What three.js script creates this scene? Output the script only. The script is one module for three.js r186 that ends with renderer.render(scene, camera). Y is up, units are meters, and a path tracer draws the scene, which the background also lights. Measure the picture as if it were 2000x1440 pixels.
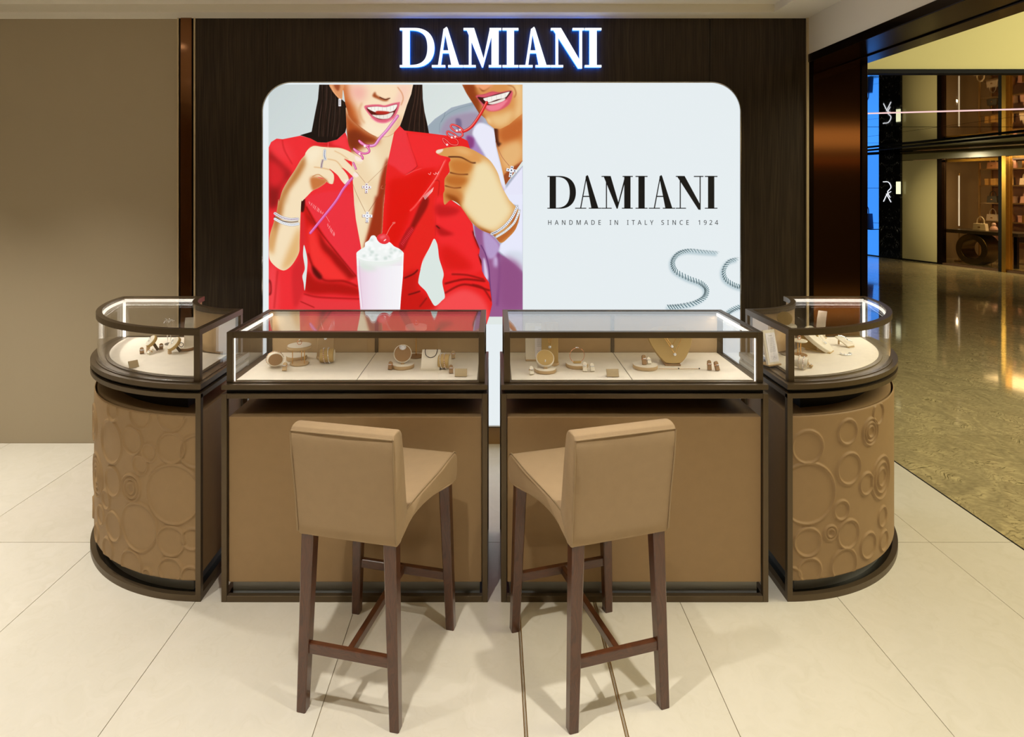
import * as THREE from 'three';
import { RoundedBoxGeometry } from 'three/addons/geometries/RoundedBoxGeometry.js';
import { mergeGeometries, toCreasedNormals } from 'three/addons/utils/BufferGeometryUtils.js';
import { RectAreaLightUniformsLib } from 'three/addons/lights/RectAreaLightUniformsLib.js';
import { createNoise2D } from 'simplex-noise';

// ---------------------------------------------------------------- camera, sky, exposure
const scene = new THREE.Scene();
scene.background = new THREE.Color(0x000000);
const EYE = 1.54, STAND = 2.3;                 // eye height; the fronts of the counters stand at z = 0
const camera = new THREE.PerspectiveCamera(61.46, 2000 / 1440, 0.05, 60);
camera.position.set(0, EYE, STAND);
camera.lookAt(0, EYE, -10);
camera.setViewOffset(2000, 1440, 35, 354, 2000, 1440);   // shift lens: verticals stay upright
camera.updateProjectionMatrix();
const renderer = new THREE.WebGLRenderer({ antialias: true });
renderer.toneMapping = THREE.LinearToneMapping;
renderer.toneMappingExposure = 1.0;
renderer.shadowMap.enabled = true;
RectAreaLightUniformsLib.init();

// ceiling downlights of the shop: [x, z, candela]
const DOWNLIGHTS = [[-3.0, 1.12, 10.2], [-1.62, 1.12, 10.2], [-0.42, 1.12, 10.2], [0.77, 1.12, 10.2],
  [-3.0, 2.9, 2], [-1.62, 2.9, 2], [-0.42, 2.9, 2], [0.77, 2.9, 2], [-3.3, -0.45, 13], [-2.35, -0.45, 11]];
const DOWN_COLOR = 0xfffaf0, DOWN_CONE = 0.74;
const HALL_GLOW = 6.5;                            // light panel of the corridor
const CASE_FRONT = 13, CASE_SIDE = 17;          // light strips in the counters

// ---------------------------------------------------------------- helpers
const rand = ((s) => () => { s = (s + 0x6d2b79f5) | 0; let t = Math.imul(s ^ (s >>> 15), 1 | s); t = (t + Math.imul(t ^ (t >>> 7), 61 | t)) ^ t; return ((t ^ (t >>> 14)) >>> 0) / 4294967296; })(77);
const noise = createNoise2D(rand);
const fbm = (x, y, n = 4) => { let v = 0, a = 0.5; for (let i = 0; i < n; i++) { v += a * noise(x, y); x *= 2.03; y *= 2.03; a *= 0.5; } return v; };
const at = (px, py, d) => new THREE.Vector3((px - 965) * d / 1211, EYE - (py - 366) * d / 1211, STAND - d);   // a point of the place at distance d in front of the eye
const onLevel = (px, py, y) => at(px, py, (EYE - y) * 1211 / (py - 366));                                   // a point on the level y
const V = (x, y, z) => new THREE.Vector3(x, y, z);
const used = {};
const numbered = (n) => { const k = used[n] = (used[n] ?? -1) + 1; return k ? n + '_' + String(k).padStart(3, '0') : n; };
function shadows(o) { o.traverse((m) => { if (m.isMesh) { m.castShadow = true; m.receiveShadow = true; } }); return o; }
function thing(name, label, category, pos = [0, 0, 0], turn = 0, group) {
  const o = new THREE.Group(); o.name = numbered(name); o.position.set(...pos); o.rotation.y = turn;
  o.userData = { label, category }; if (group) o.userData.group = group;
  scene.add(o); return o;
}
function part(parent, name, geo, m, label) {
  const o = new THREE.Mesh(geo, m); o.name = name; o.castShadow = o.receiveShadow = true;
  if (label) o.userData.label = label;
  parent.add(o); return o;
}
function structure(name, label, geo, m) {
  const o = geo ? new THREE.Mesh(geo, m) : new THREE.Group(); o.name = numbered(name);
  o.castShadow = o.receiveShadow = true; o.userData = { label, category: name.split('_')[0], kind: 'structure' };
  scene.add(o); return o;
}
const box = (x0, x1, y0, y1, z0, z1) => { const g = new THREE.BoxGeometry(Math.abs(x1 - x0), Math.abs(y1 - y0), Math.abs(z1 - z0)); g.translate((x0 + x1) / 2, (y0 + y1) / 2, (z0 + z1) / 2); return g; };
const rbox = (x0, x1, y0, y1, z0, z1, r = 0.004, s = 2) => { const g = new RoundedBoxGeometry(Math.abs(x1 - x0), Math.abs(y1 - y0), Math.abs(z1 - z0), s, r); g.translate((x0 + x1) / 2, (y0 + y1) / 2, (z0 + z1) / 2); return g; };
const merge = (...g) => mergeGeometries(g.flat().map((x) => { const y = x.index ? x.toNonIndexed() : x; for (const k of Object.keys(y.attributes)) if (!['position', 'normal', 'uv'].includes(k)) y.deleteAttribute(k); return y; }));
const cyl = (r0, r1, h, seg = 40) => { const g = new THREE.CylinderGeometry(r0, r1, h, seg); g.translate(0, h / 2, 0); return g; };
const lathe = (pts, seg = 40) => new THREE.LatheGeometry(pts.map(([x, y]) => new THREE.Vector2(x, y)), seg);
const tube = (pts, r, seg = 40, closed = false, rs = 8) => new THREE.TubeGeometry(new THREE.CatmullRomCurve3(pts.map((p) => (p.isVector3 ? p : V(...p))), closed), seg, r, rs, closed);
const pad = (r, h, b = 0.002, seg = 44) => lathe([[0, 0], [r - b, 0], [r, b], [r, h - b], [r - b, h], [0, h]], seg);   // a drum with a small rounded rim
function planar(g, ax = 'x', ay = 'z', sc = 1) {                                                                 // uv in metres
  const p = g.attributes.position, uv = new Float32Array(p.count * 2), i = { x: 0, y: 1, z: 2 };
  for (let k = 0; k < p.count; k++) { uv[2 * k] = p.getComponent(k, i[ax]) * sc; uv[2 * k + 1] = p.getComponent(k, i[ay]) * sc; }
  g.setAttribute('uv', new THREE.BufferAttribute(uv, 2)); return g;
}
function extrudeY(shape, y0, y1, extra = {}) {   // shape drawn in (x, d): d metres in front of the eye; standing between two heights
  const g = new THREE.ExtrudeGeometry(shape, { depth: y1 - y0, bevelEnabled: false, curveSegments: 48, ...extra });
  g.rotateX(-Math.PI / 2); g.translate(0, y0, STAND);
  return g;
}
function bar(p0, p1, w0, w1 = w0, chamfer = 0.2, up) {   // a tapering bar of chamfered square section; w = [across, along] or one number
  const a = p0.isVector3 ? p0 : V(...p0), b = p1.isVector3 ? p1 : V(...p1), dir = b.clone().sub(a).normalize();
  const ref = up || (Math.abs(dir.y) > 0.8 ? V(1, 0, 0) : V(0, 1, 0));
  const u = ref.clone().sub(dir.clone().multiplyScalar(ref.dot(dir))).normalize(), v = dir.clone().cross(u);
  const sec = (c, w) => { const [wu, wv] = [].concat(w, w), hu = wu / 2, hv = (Array.isArray(w) ? w[1] : wv) / 2, k = Math.min(hu, hv) * chamfer; return [[hu - k, hv], [-hu + k, hv], [-hu, hv - k], [-hu, -hv + k], [-hu + k, -hv], [hu - k, -hv], [hu, -hv + k], [hu, hv - k]].map(([s, t]) => c.clone().addScaledVector(u, s).addScaledVector(v, t)); };
  const A = sec(a, w0), B = sec(b, w1), pos = [];
  const tri = (...q) => q.forEach((p) => pos.push(p.x, p.y, p.z));
  for (let i = 0; i < 8; i++) { const j = (i + 1) % 8; tri(A[i], B[i], B[j]); tri(A[i], B[j], A[j]); if (i > 0 && i < 7) { tri(B[0], B[j], B[i]); tri(A[0], A[i], A[j]); } }
  const g = new THREE.BufferGeometry(); g.setAttribute('position', new THREE.Float32BufferAttribute(pos, 3)); g.computeVertexNormals();
  const n = pos.length / 3, uv = new Float32Array(n * 2), L = a.distanceTo(b);
  for (let k = 0; k < n; k++) { const q = V(pos[3 * k], pos[3 * k + 1], pos[3 * k + 2]).sub(a); uv[2 * k] = q.dot(u) + q.dot(v); uv[2 * k + 1] = q.dot(dir); }
  g.setAttribute('uv', new THREE.BufferAttribute(uv, 2)); return g;
}
function dataTexture(w, h, f, srgb = true) {   // f(u, v) -> [r, g, b] 0..255
  const d = new Uint8Array(w * h * 4);
  for (let y = 0; y < h; y++) for (let x = 0; x < w; x++) { const c = f(x / w, y / h, x, y), o = (y * w + x) * 4; d[o] = Math.max(0, Math.min(255, c[0])); d[o + 1] = Math.max(0, Math.min(255, c[1])); d[o + 2] = Math.max(0, Math.min(255, c[2])); d[o + 3] = 255; }
  const t = new THREE.DataTexture(d, w, h, THREE.RGBAFormat); t.magFilter = THREE.LinearFilter; t.minFilter = THREE.LinearMipmapLinearFilter; t.generateMipmaps = true;
  t.wrapS = t.wrapT = THREE.MirroredRepeatWrapping; if (srgb) t.colorSpace = THREE.SRGBColorSpace; t.needsUpdate = true; return t;
}
const grey = (v) => [v, v, v];
function std(color, roughness = 0.6, metalness = 0, extra = {}) { return new THREE.MeshPhysicalMaterial({ color, roughness, metalness, ...extra }); }
function glow(color, k) { return new THREE.MeshStandardMaterial({ color: 0x111111, roughness: 0.6, emissive: color, emissiveIntensity: k }); }
function areaLight(color, k, w, h, pos, look, name) { const l = new THREE.RectAreaLight(color, k, w, h); l.position.copy(pos); l.lookAt(look); l.name = name; scene.add(l); return l; }

// ---------------------------------------------------------------- materials
const brushTex = dataTexture(512, 512, (u, v, x, y) => grey(200 + 45 * noise(x * 0.35, y * 0.006) + 18 * noise(x * 0.05, y * 0.002)));
brushTex.repeat.set(1 / 1.2, 1 / 1.2);
const weaveBump = dataTexture(256, 256, (u, v, x, y) => grey(128 + 60 * Math.sin(x * Math.PI / 2) * Math.sin(y * Math.PI / 2) + 40 * noise(x * 0.4, y * 0.4)), false); weaveBump.repeat.set(18, 18);
const suedeTex = dataTexture(512, 512, (u, v, x, y) => { const k = 244 + 4 * fbm(x * 0.012, y * 0.012, 4) + 5 * noise(x * 0.5, y * 0.5); return [k, k, k]; }); suedeTex.repeat.set(2.5, 2.5);
const woodTex = dataTexture(256, 1024, (u, v, x, y) => { const k = 205 + 24 * noise(x * 0.09 + 2 * noise(x * 0.01, y * 0.004), y * 0.006) + 14 * noise(x * 0.7, y * 0.03); return [k, k * 0.93, k * 0.86]; }); woodTex.repeat.set(9, 2);
const tileTex = dataTexture(1024, 1024, (u, v, x, y) => {
  const w = fbm(x * 0.004, y * 0.004, 4), s = fbm(x * 0.006 + 1.6 * w, y * 0.0025 + 3 + w, 5), vein = Math.pow(Math.max(0, 1 - Math.abs(fbm(x * 0.003 + w, y * 0.0018 - w, 4)) * 9), 3);
  const k = 248 + 5 * s - 3 * vein; return [k, k - 0.5 * vein - 1, k - 2 * vein - 3 + 2 * s];
});
const marbleTex = dataTexture(1536, 1536, (u, v, x, y) => {
  const X = x * 0.0052, Y = y * 0.0026, w1 = fbm(X * 0.5, Y * 0.5 + 7, 3), w2 = fbm(X * 0.7 + 11, Y * 0.7, 3);
  const band = fbm(X * 0.7 + 1.5 * w1, Y * 3.2 + 2.2 * w2, 5), streak = fbm(X * 1.6 + 2 * w2, Y * 13 + 4 * w1, 4), fine = fbm(X * 6, Y * 26 + 3 * w1, 3);
  const dark = Math.pow(Math.max(0, 1 - Math.abs(streak) * 6.5), 2) * Math.max(0, 0.25 + band * 1.6);
  const l = 196 + 40 * band + 20 * fine - 105 * dark;
  return [l * 1.0, l * 0.95, l * 0.8 - 6 * dark];
});
const M = {
  bronze: std(0x63543f, 0.4, 0.55),                       // satin frames of the counters
  bronzeDark: std(0x17130f, 0.55, 0.3),
  plate: std(0x5c5c5a, 0.22, 0.95),
  plinth: std(0x9a9b98, 0.4, 0.2),
  leather: std(0xad8d63, 0.62, 0, { map: suedeTex }),
  suede: std(0xb79b77, 0.85, 0, { map: suedeTex, sheen: 0.5, sheenColor: new THREE.Color(0xcdbda4), sheenRoughness: 0.5 }),
  piping: std(0xa58c6a, 0.8),
  walnut: std(0x6b4028, 0.28, 0, { map: woodTex, clearcoat: 0.6, clearcoatRoughness: 0.25 }),
  cream: std(0xf1e8d6, 0.8, 0, { map: suedeTex, bumpMap: weaveBump, bumpScale: 0.0003 }),
  tan: std(0xc9ab7f, 0.8, 0, { map: suedeTex }),
  goldCloth: std(0xc2a263, 0.7, 0, { map: suedeTex }),
  brownSuede: std(0x9c7850, 0.8, 0, { map: suedeTex }),
  creamSoft: std(0xf1e8d4, 0.8, 0, { map: suedeTex }),
  glass: new THREE.MeshPhysicalMaterial({ color: 0xffffff, roughness: 0, transmission: 1, thickness: 0, ior: 1.5 }),
  darkGlass: new THREE.MeshPhysicalMaterial({ color: 0xcfc8b8, roughness: 0, transmission: 1, thickness: 0, ior: 1.5 }),
  featurePanel: std(0x483b2d, 0.42, 0.45, { map: brushTex }),
  portal: std(0x80583a, 0.1, 1),
  portalDark: std(0x21150d, 0.18, 0.8),
  brass: std(0xcfb078, 0.28, 0.9),
  trimPale: std(0xcbb894, 0.4, 0.3),
  chrome: std(0xd8d8d8, 0.15, 1),
  wallPaint: std(0xb0a187, 0.75, 0),
  whitePaint: std(0xe4ddce, 0.85),
  bed: std(0x8a7c62, 0.9),
  black: std(0x050505, 0.6, 0, { specularIntensity: 0.25 }),
  gold: std(0xe6b467, 0.18, 1),
  roseGold: std(0xe8a888, 0.18, 1),
  silver: std(0xe9edf2, 0.12, 1),
  diamond: std(0xf4f6fb, 0.05, 0.4, { clearcoat: 1 }),
  darkStone: std(0x24242a, 0.15, 0.4),
  led: glow(0xfff6e6, 2.6),
};

// ================================================================ the setting
const WALL_Z = STAND - 3.73, EDGE_X = 2.247, LEFT_X = -4.71, REAR_Z = 4.411, SOFFIT = 2.553, CEIL = 2.6;
// ---- shop floor: 600 x 1200 porcelain tiles, each a piece
const floor = structure('floor', 'pale cream polished tile floor of the shop');
part(floor, 'screed', box(LEFT_X, EDGE_X, -0.06, -0.0025, WALL_Z, REAR_Z), M.bed);
const tileMats = [0, 1, 2, 3, 4].map((k) => { const t = tileTex.clone(); t.repeat.set(0.8, 0.8); t.offset.set(k * 0.37, k * 0.61); t.needsUpdate = true; return std([0xe8e3d6, 0xe7e2d4, 0xe9e4d7, 0xe6e0d2, 0xe8e3d5][k], 0.2, 0, { map: t, ior: 1.45 }); });
const colX = [-4.71, -4.11, -3.51, -2.91, -2.31, -1.71, -1.11, -0.51, 0.09, 0.373, 0.69, 1.29, 1.89, EDGE_X], rowZ = [WALL_Z, -0.389, 0.811, 2.011, 3.211, REAR_Z];
const tileGeo = {};
for (let r = 0; r < rowZ.length - 1; r++) for (let c = 0; c < colX.length - 1; c++) {
  const w = colX[c + 1] - colX[c] - 0.0024, h = rowZ[r + 1] - rowZ[r] - 0.0024, key = w.toFixed(3) + h.toFixed(3);
  tileGeo[key] ??= planar(box(-w / 2, w / 2, -0.012, 0, -h / 2, h / 2));
  const t = part(floor, 'tile', tileGeo[key], tileMats[(r * 3 + c * 2 + (c * r) % 3) % 5]);
  t.position.set((colX[c] + colX[c + 1]) / 2, 0, (rowZ[r] + rowZ[r + 1]) / 2);
}
for (const x of [0.09, 0.373]) for (const dx of [-0.004, 0.004]) part(floor, 'brass_joint', box(x + dx - 0.0017, x + dx + 0.0017, -0.01, 0.0006, -0.47, REAR_Z), M.brass, 'thin brass joint strip in the floor');
part(floor, 'edge_strip', box(EDGE_X, EDGE_X + 0.008, -0.02, 0.0006, WALL_Z, REAR_Z), M.bronzeDark, 'dark metal strip between cream tile and marble');

// ---- corridor floor: polished marble slabs
const floor2 = structure('floor', 'polished olive brown marble floor of the corridor');
part(floor2, 'screed', box(EDGE_X + 0.008, 12, -0.06, -0.002, -15.5, REAR_Z), M.bed);
const slabMats = [0, 1, 2].map((k) => { const t = marbleTex.clone(); t.repeat.set(1 / 2.4, 1 / 2.4); t.offset.set(0.21 * k, 0.43 * k); t.rotation = -0.28 + 0.1 * k; t.needsUpdate = true; return std([0xf2ead2, 0xf8f0d8, 0xece4cc][k], 0.06, 0, { map: t, ior: 1.5 }); });
{
  const zs = [REAR_Z]; for (let z = STAND - 2.33; z > -15.5; z -= 1.53) zs.push(z); zs.push(-15.5);
  const xs = [EDGE_X + 0.008, 5.25, 8.25, 12];
  for (let r = 0; r < zs.length - 1; r++) for (let c = 0; c < 3; c++) {
    const g = planar(box(xs[c] + 0.0006, xs[c + 1] - 0.0006, -0.02, 0, zs[r] - 0.0006, zs[r + 1] + 0.0006));
    part(floor2, 'slab', g, slabMats[(r * 2 + c) % 3]);
  }
}
// ---- ceiling with a soffit border
const ceiling = structure('ceiling', 'off white plaster ceiling with a stepped soffit border');
part(ceiling, 'slab', box(LEFT_X, 1.88, CEIL, CEIL + 0.14, WALL_Z, REAR_Z), M.whitePaint);
part(ceiling, 'soffit', box(LEFT_X, 1.88, SOFFIT, CEIL, WALL_Z, STAND - 3.587), M.whitePaint);
part(ceiling, 'soffit', box(1.62, 1.88, SOFFIT, CEIL, STAND - 3.587, REAR_Z), M.whitePaint);
// ---- back wall, feature cladding
const back = structure('wall_back', 'smooth taupe back wall');
part(back, 'plaster', box(LEFT_X, 1.88, 0, CEIL + 0.14, WALL_Z - 0.16, WALL_Z), M.wallPaint);
const clad = structure('wall_feature', 'dark brushed bronze cladding behind the counters');
for (const [x0, x1] of [[-1.788, -1.362], [-1.359, 1.292], [1.295, 1.868]]) part(clad, 'panel', planar(box(x0, x1, 0.1, SOFFIT, WALL_Z, WALL_Z + 0.014), 'x', 'y'), M.featurePanel);
part(structure('baseboard_back', 'tan baseboard under the dark cladding'), 'board', box(-1.788, 1.868, 0, 0.1, WALL_Z, WALL_Z + 0.012), std(0x9c7b4d, 0.5));
const pil = structure('trim_1', 'narrow glossy bronze pilaster between taupe wall and dark cladding');
part(pil, 'face', planar(rbox(-1.872, -1.806, 0, SOFFIT, WALL_Z, WALL_Z + 0.03, 0.003), 'y', 'x'), M.portal);
for (const [x0, x1, z, m] of [[-1.894, -1.886, 0.024, M.trimPale], [-1.886, -1.872, 0.016, M.portalDark], [-1.806, -1.797, 0.016, M.portalDark], [-1.797, -1.788, 0.022, M.trimPale]]) part(pil, 'edge_strip', box(x0, x1, 0, SOFFIT, WALL_Z, WALL_Z + z), m);
// ---- right side: bulkhead, lintel, portal column
part(structure('wall_right', 'white bulkhead above the opening to the corridor'), 'plaster', box(1.88, 2.235, 2.298, CEIL + 0.14, WALL_Z - 0.16, REAR_Z), M.whitePaint);
const lintel = structure('trim_2', 'glossy dark bronze lintel of the shop opening');
for (const [x0, x1, y] of [[1.876, 1.945, 2.286], [1.951, 2.115, 2.292], [2.121, 2.243, 2.284]]) part(lintel, 'board', rbox(x0, x1, y, y + 0.05, WALL_Z, REAR_Z, 0.004), M.portalDark);
const col = structure('trim_3', 'brushed copper bronze portal column beside the corridor');
part(col, 'face', planar(box(1.916, 2.196, 0, 2.3, WALL_Z - 0.16, WALL_Z + 0.012), 'y', 'x'), M.portal);
for (const [x0, x1] of [[1.881, 1.913], [2.199, 2.235]]) part(col, 'edge_strip', planar(rbox(x0, x1, 0, 2.3, WALL_Z - 0.16, WALL_Z + 0.022, 0.003), 'y', 'x'), M.portalDark);
part(structure('trim_4', 'thin pale metal strip between dark cladding and portal column'), 'strip', box(1.868, 1.881, 0, SOFFIT, WALL_Z, WALL_Z + 0.026), M.trimPale);
// ---- the rest of the room, behind and beside the camera
part(structure('wall_left', 'taupe side wall of the shop'), 'plaster', box(LEFT_X - 0.12, LEFT_X, 0, CEIL + 0.14, WALL_Z - 0.16, REAR_Z), M.wallPaint);
part(structure('wall_front', 'taupe wall across the shop, facing the counters'), 'plaster', box(LEFT_X - 0.12, 2.24, 0, CEIL + 0.14, REAR_Z, REAR_Z + 0.12), M.wallPaint);

// ---- corridor shell
const HALL_TOP = 2.3, MIRROR_Z = STAND - 4.0, HALL_HIGH = 3.5;
part(structure('wall_corridor', 'dark stone wall running along the corridor'), 'stone', box(2.1, 2.235, 0, 2.6, -15.5, WALL_Z - 0.16), std(0x3a342b, 0.3));
part(structure('wall_end', 'dark end wall of the corridor'), 'stone', box(2.1, 12, 0, 2.6, -15.62, -15.5), std(0x2a2620, 0.3));
part(structure('wall_entry', 'dim beige wall across the near end of the corridor'), 'plaster', box(2.24, 12, 0, HALL_HIGH, REAR_Z, REAR_Z + 0.12), std(0x2f2720, 0.6));
part(structure('wall_far', 'beige wall closing the far side of the corridor'), 'plaster', box(12, 12.12, 0, HALL_HIGH, -15.5, REAR_Z), std(0x7d7058, 0.7));
// the near corridor is higher: a cream fascia stands over the mirrored part
const fascia = structure('wall_fascia', 'cream lit fascia above the mirrored corridor ceiling');
part(fascia, 'plaster', box(2.243, 12, HALL_TOP, HALL_HIGH, MIRROR_Z - 0.14, MIRROR_Z), std(0xc4bd84, 0.8));
part(structure('trim_5', 'black metal edge along the foot of the cream fascia'), 'bar', box(2.243, 12, HALL_TOP - 0.026, HALL_TOP + 0.001, MIRROR_Z - 0.06, MIRROR_Z + 0.012), M.black);
part(structure('wall_header', 'dark cladding above the shop opening, corridor side'), 'board', box(2.236, 2.243, 2.33, HALL_HIGH, WALL_Z - 0.16, REAR_Z), std(0x3a2f24, 0.4));
const hall = structure('ceiling', 'high dark ceiling of the near corridor');
part(hall, 'plaster', box(2.235, 12, HALL_HIGH, HALL_HIGH + 0.1, MIRROR_Z - 0.14, REAR_Z), std(0x6d6048, 0.7));
const HALL_LIGHT = 0xfff3cc;
{
  const t = thing('ceiling_light', 'long cream light panel high in the near corridor', 'lamp', [5.4, HALL_HIGH, 0.2]);
  part(t, 'frame', box(-2.55, 2.55, -0.06, 0, -1.05, 1.05), M.black); part(t, 'diffuser', box(-2.5, 2.5, -0.07, -0.06, -1, 1), glow(HALL_LIGHT, 1.5));
  areaLight(HALL_LIGHT, HALL_GLOW, 5, 2, V(5.4, HALL_HIGH - 0.08, 0.2), V(5.4, 0, 0.2), 'light_panel_glow');
  const s = thing('shop_fascia_light', 'warm glowing shop fascia at the near end of the corridor', 'lit sign', [5.4, 2.3, REAR_Z]);
  part(s, 'frame', box(-1.6, 1.6, -0.2, 0.2, -0.06, 0), M.bronzeDark); part(s, 'diffuser', box(-1.58, 1.58, -0.16, 0.16, -0.07, -0.06), glow(0xffd68c, 1.0));
  part(s, 'lower_strip', box(-1.58, 1.58, -0.38, -0.32, -0.03, 0), glow(0xff9a3e, 0.7), 'thin amber strip');
  areaLight(0xffd68c, 0.4, 3.1, 0.3, V(5.4, 2.3, REAR_Z - 0.08), V(5.4, 2.3, -5), 'shop_fascia_glow');
}
// mirrored panels beyond
const mirror = structure('ceiling', 'dark mirrored ceiling panels over the far corridor');
part(mirror, 'backing', box(2.243, 12, HALL_TOP + 0.012, HALL_TOP + 0.12, -15.5, MIRROR_Z - 0.02), M.black);
const mirrorMat = std(0xa8a296, 0.02, 1);
{
  const zs = [MIRROR_Z - 0.02, STAND - 7.8, STAND - 10.6, -15.5], xs = [2.243, 5.6, 8.9, 12];
  for (let r = 0; r < 3; r++) for (let c = 0; c < 3; c++) {
    const p = part(mirror, 'panel', box(xs[c] + 0.012, xs[c + 1] - 0.012, HALL_TOP, HALL_TOP + 0.012, zs[r] - 0.03, zs[r + 1] + 0.03), mirrorMat);
    p.rotation.set(0, 0, 0);
  }
}
// pink white light line set into the mirrored ceiling, and a dark track
{
  const a = at(1660, 223, 6.42), b = at(2150, 207, 5.85); a.y = b.y = HALL_TOP - 0.0035;
  const t = thing('linear_light', 'thin pink white light line across the mirrored corridor ceiling', 'light');
  const dir = b.clone().sub(a), len = dir.length();
    part(t, 'diffuser', bar(a, b, [0.006, 0.02]), glow(0xffd2d0, 1.15));
  const l = areaLight(0xffd2d0, 1.2, 0.02, len, a.clone().add(b).multiplyScalar(0.5).setY(HALL_TOP - 0.025), a.clone().add(b).multiplyScalar(0.5).setY(0), 'linear_light_glow');
  l.rotation.set(-Math.PI / 2, 0, -Math.atan2(dir.x, -dir.z));
  const c = at(1640, 300, 13.2), e = at(2060, 251, 8.2); c.y = e.y = HALL_TOP - 0.03;
  part(structure('trim_6', 'black track running slantwise under the mirrored ceiling'), 'bar', bar(c, e, [0.035, 0.05]), M.black);
}

// ================================================================ the lettering, one outline for the sign and the print
// strokes of a capital in units of its height; T stem, h hairline, s serif thickness, q serif reach
const rect = (x0, x1, y0, y1) => ({ o: [[x0, y0], [x1, y0], [x1, y1], [x0, y1]] });
const GLYPH = {
  I: (w, { T, s }) => [rect((w - T) / 2, (w + T) / 2, 0, 1), rect(0, w, 0, s), rect(0, w, 1 - s, 1)],
  D: (w, { T, s }) => {
    const a = 0.07 + T * 0.0, b = a + T, bez = (p0, p1, p2, p3, n) => Array.from({ length: n + 1 }, (_, i) => { const t = i / n, k = 1 - t; return [0, 1].map((c) => k * k * k * p0[c] + 3 * k * k * t * p1[c] + 3 * k * t * t * p2[c] + t * t * t * p3[c]); });
    const m = w * 0.42;
    const outer = [[a + T * 0.5, 0], ...bez([m, 0], [w * 0.84, 0], [w, 0.24], [w, 0.5], 16), ...bez([w, 0.5], [w, 0.76], [w * 0.84, 1], [m, 1], 16), [a + T * 0.5, 1]];
    const iw = w - T * 0.98, im = b + 0.02;
    const inner = [[b, s], ...bez([im, s], [iw * 0.86, s], [iw, 0.22], [iw, 0.5], 16), ...bez([iw, 0.5], [iw, 0.78], [iw * 0.86, 1 - s], [im, 1 - s], 16), [b, 1 - s]];
    return [{ o: outer, hole: inner }, rect(a, b, 0, 1), rect(0, b, 0, s), rect(0, b, 1 - s, 1)];
  },
  A: (w, { T, h, s }) => {
    const ax = w * 0.45, r = w - 0.085;
    return [{ o: [[ax - 0.035, 0.99], [ax + 0.02, 1.03], [ax + 0.045, 0.99], [r, 0], [r - T * 1.12, 0], [ax - 0.035, 0.93]] }, { o: [[0.15, 0], [0.15 + h * 1.1, 0], [ax + 0.0, 0.98], [ax - h * 0.9, 0.98]] },
      { o: [[0.24, 0.36], [r - T * 0.9, 0.36], [r - T * 0.95, 0.36 + h * 1.05], [0.25, 0.36 + h * 1.05]] }, rect(0, 0.34, 0, s), rect(w - 0.38, w, 0, s)];
  },
  M: (w, { T, h, s }) => [rect(0.135, 0.135 + h, 0, 1), { o: [[0.06, 1], [0.06 + T * 1.15, 1], [w * 0.545, 0.17], [w * 0.515, 0], [w * 0.485, 0]] }, { o: [[w * 0.485, 0], [w * 0.515, 0], [w * 0.80, 1], [w * 0.80 - h * 1.5, 1]] },
    rect(w - 0.07 - T, w - 0.07, 0, 1), rect(0, 0.31, 0, s), rect(0, 0.2, 1 - s, 1), rect(w - 0.14 - T, w, 0, s), rect(w - 0.12 - T, w, 1 - s, 1)],
  N: (w, { T, h, s }) => [rect(0.12, 0.12 + h, 0, 1), { o: [[0.03, 1], [0.03 + T * 1.25, 1], [w - 0.115 + h * 0.5, 0.13], [w - 0.115 + h, -0.03], [w - 0.15, -0.03]] }, rect(w - 0.115, w - 0.115 + h, -0.03, 1),
    rect(0, 0.31, 0, s), rect(0, 0.2, 1 - s, 1), rect(w - 0.29, w, 1 - s, 1)],
};
const WORD = 'DAMIANI'.split('');
const PRINT = { x: [0, 0.847, 1.655, 2.695, 3.1, 3.927, 4.814], w: [0.87, 0.8, 0.955, 0.367, 0.808, 0.842, 0.384], k: { T: 0.19, h: 0.03, s: 0.026 } };
const SIGN = { x: [0, 0.82, 1.63, 2.625, 3.054, 3.864, 4.732], w: [0.883, 0.795, 0.965, 0.405, 0.795, 0.845, 0.42], k: { T: 0.18, h: 0.064, s: 0.052 } };

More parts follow.
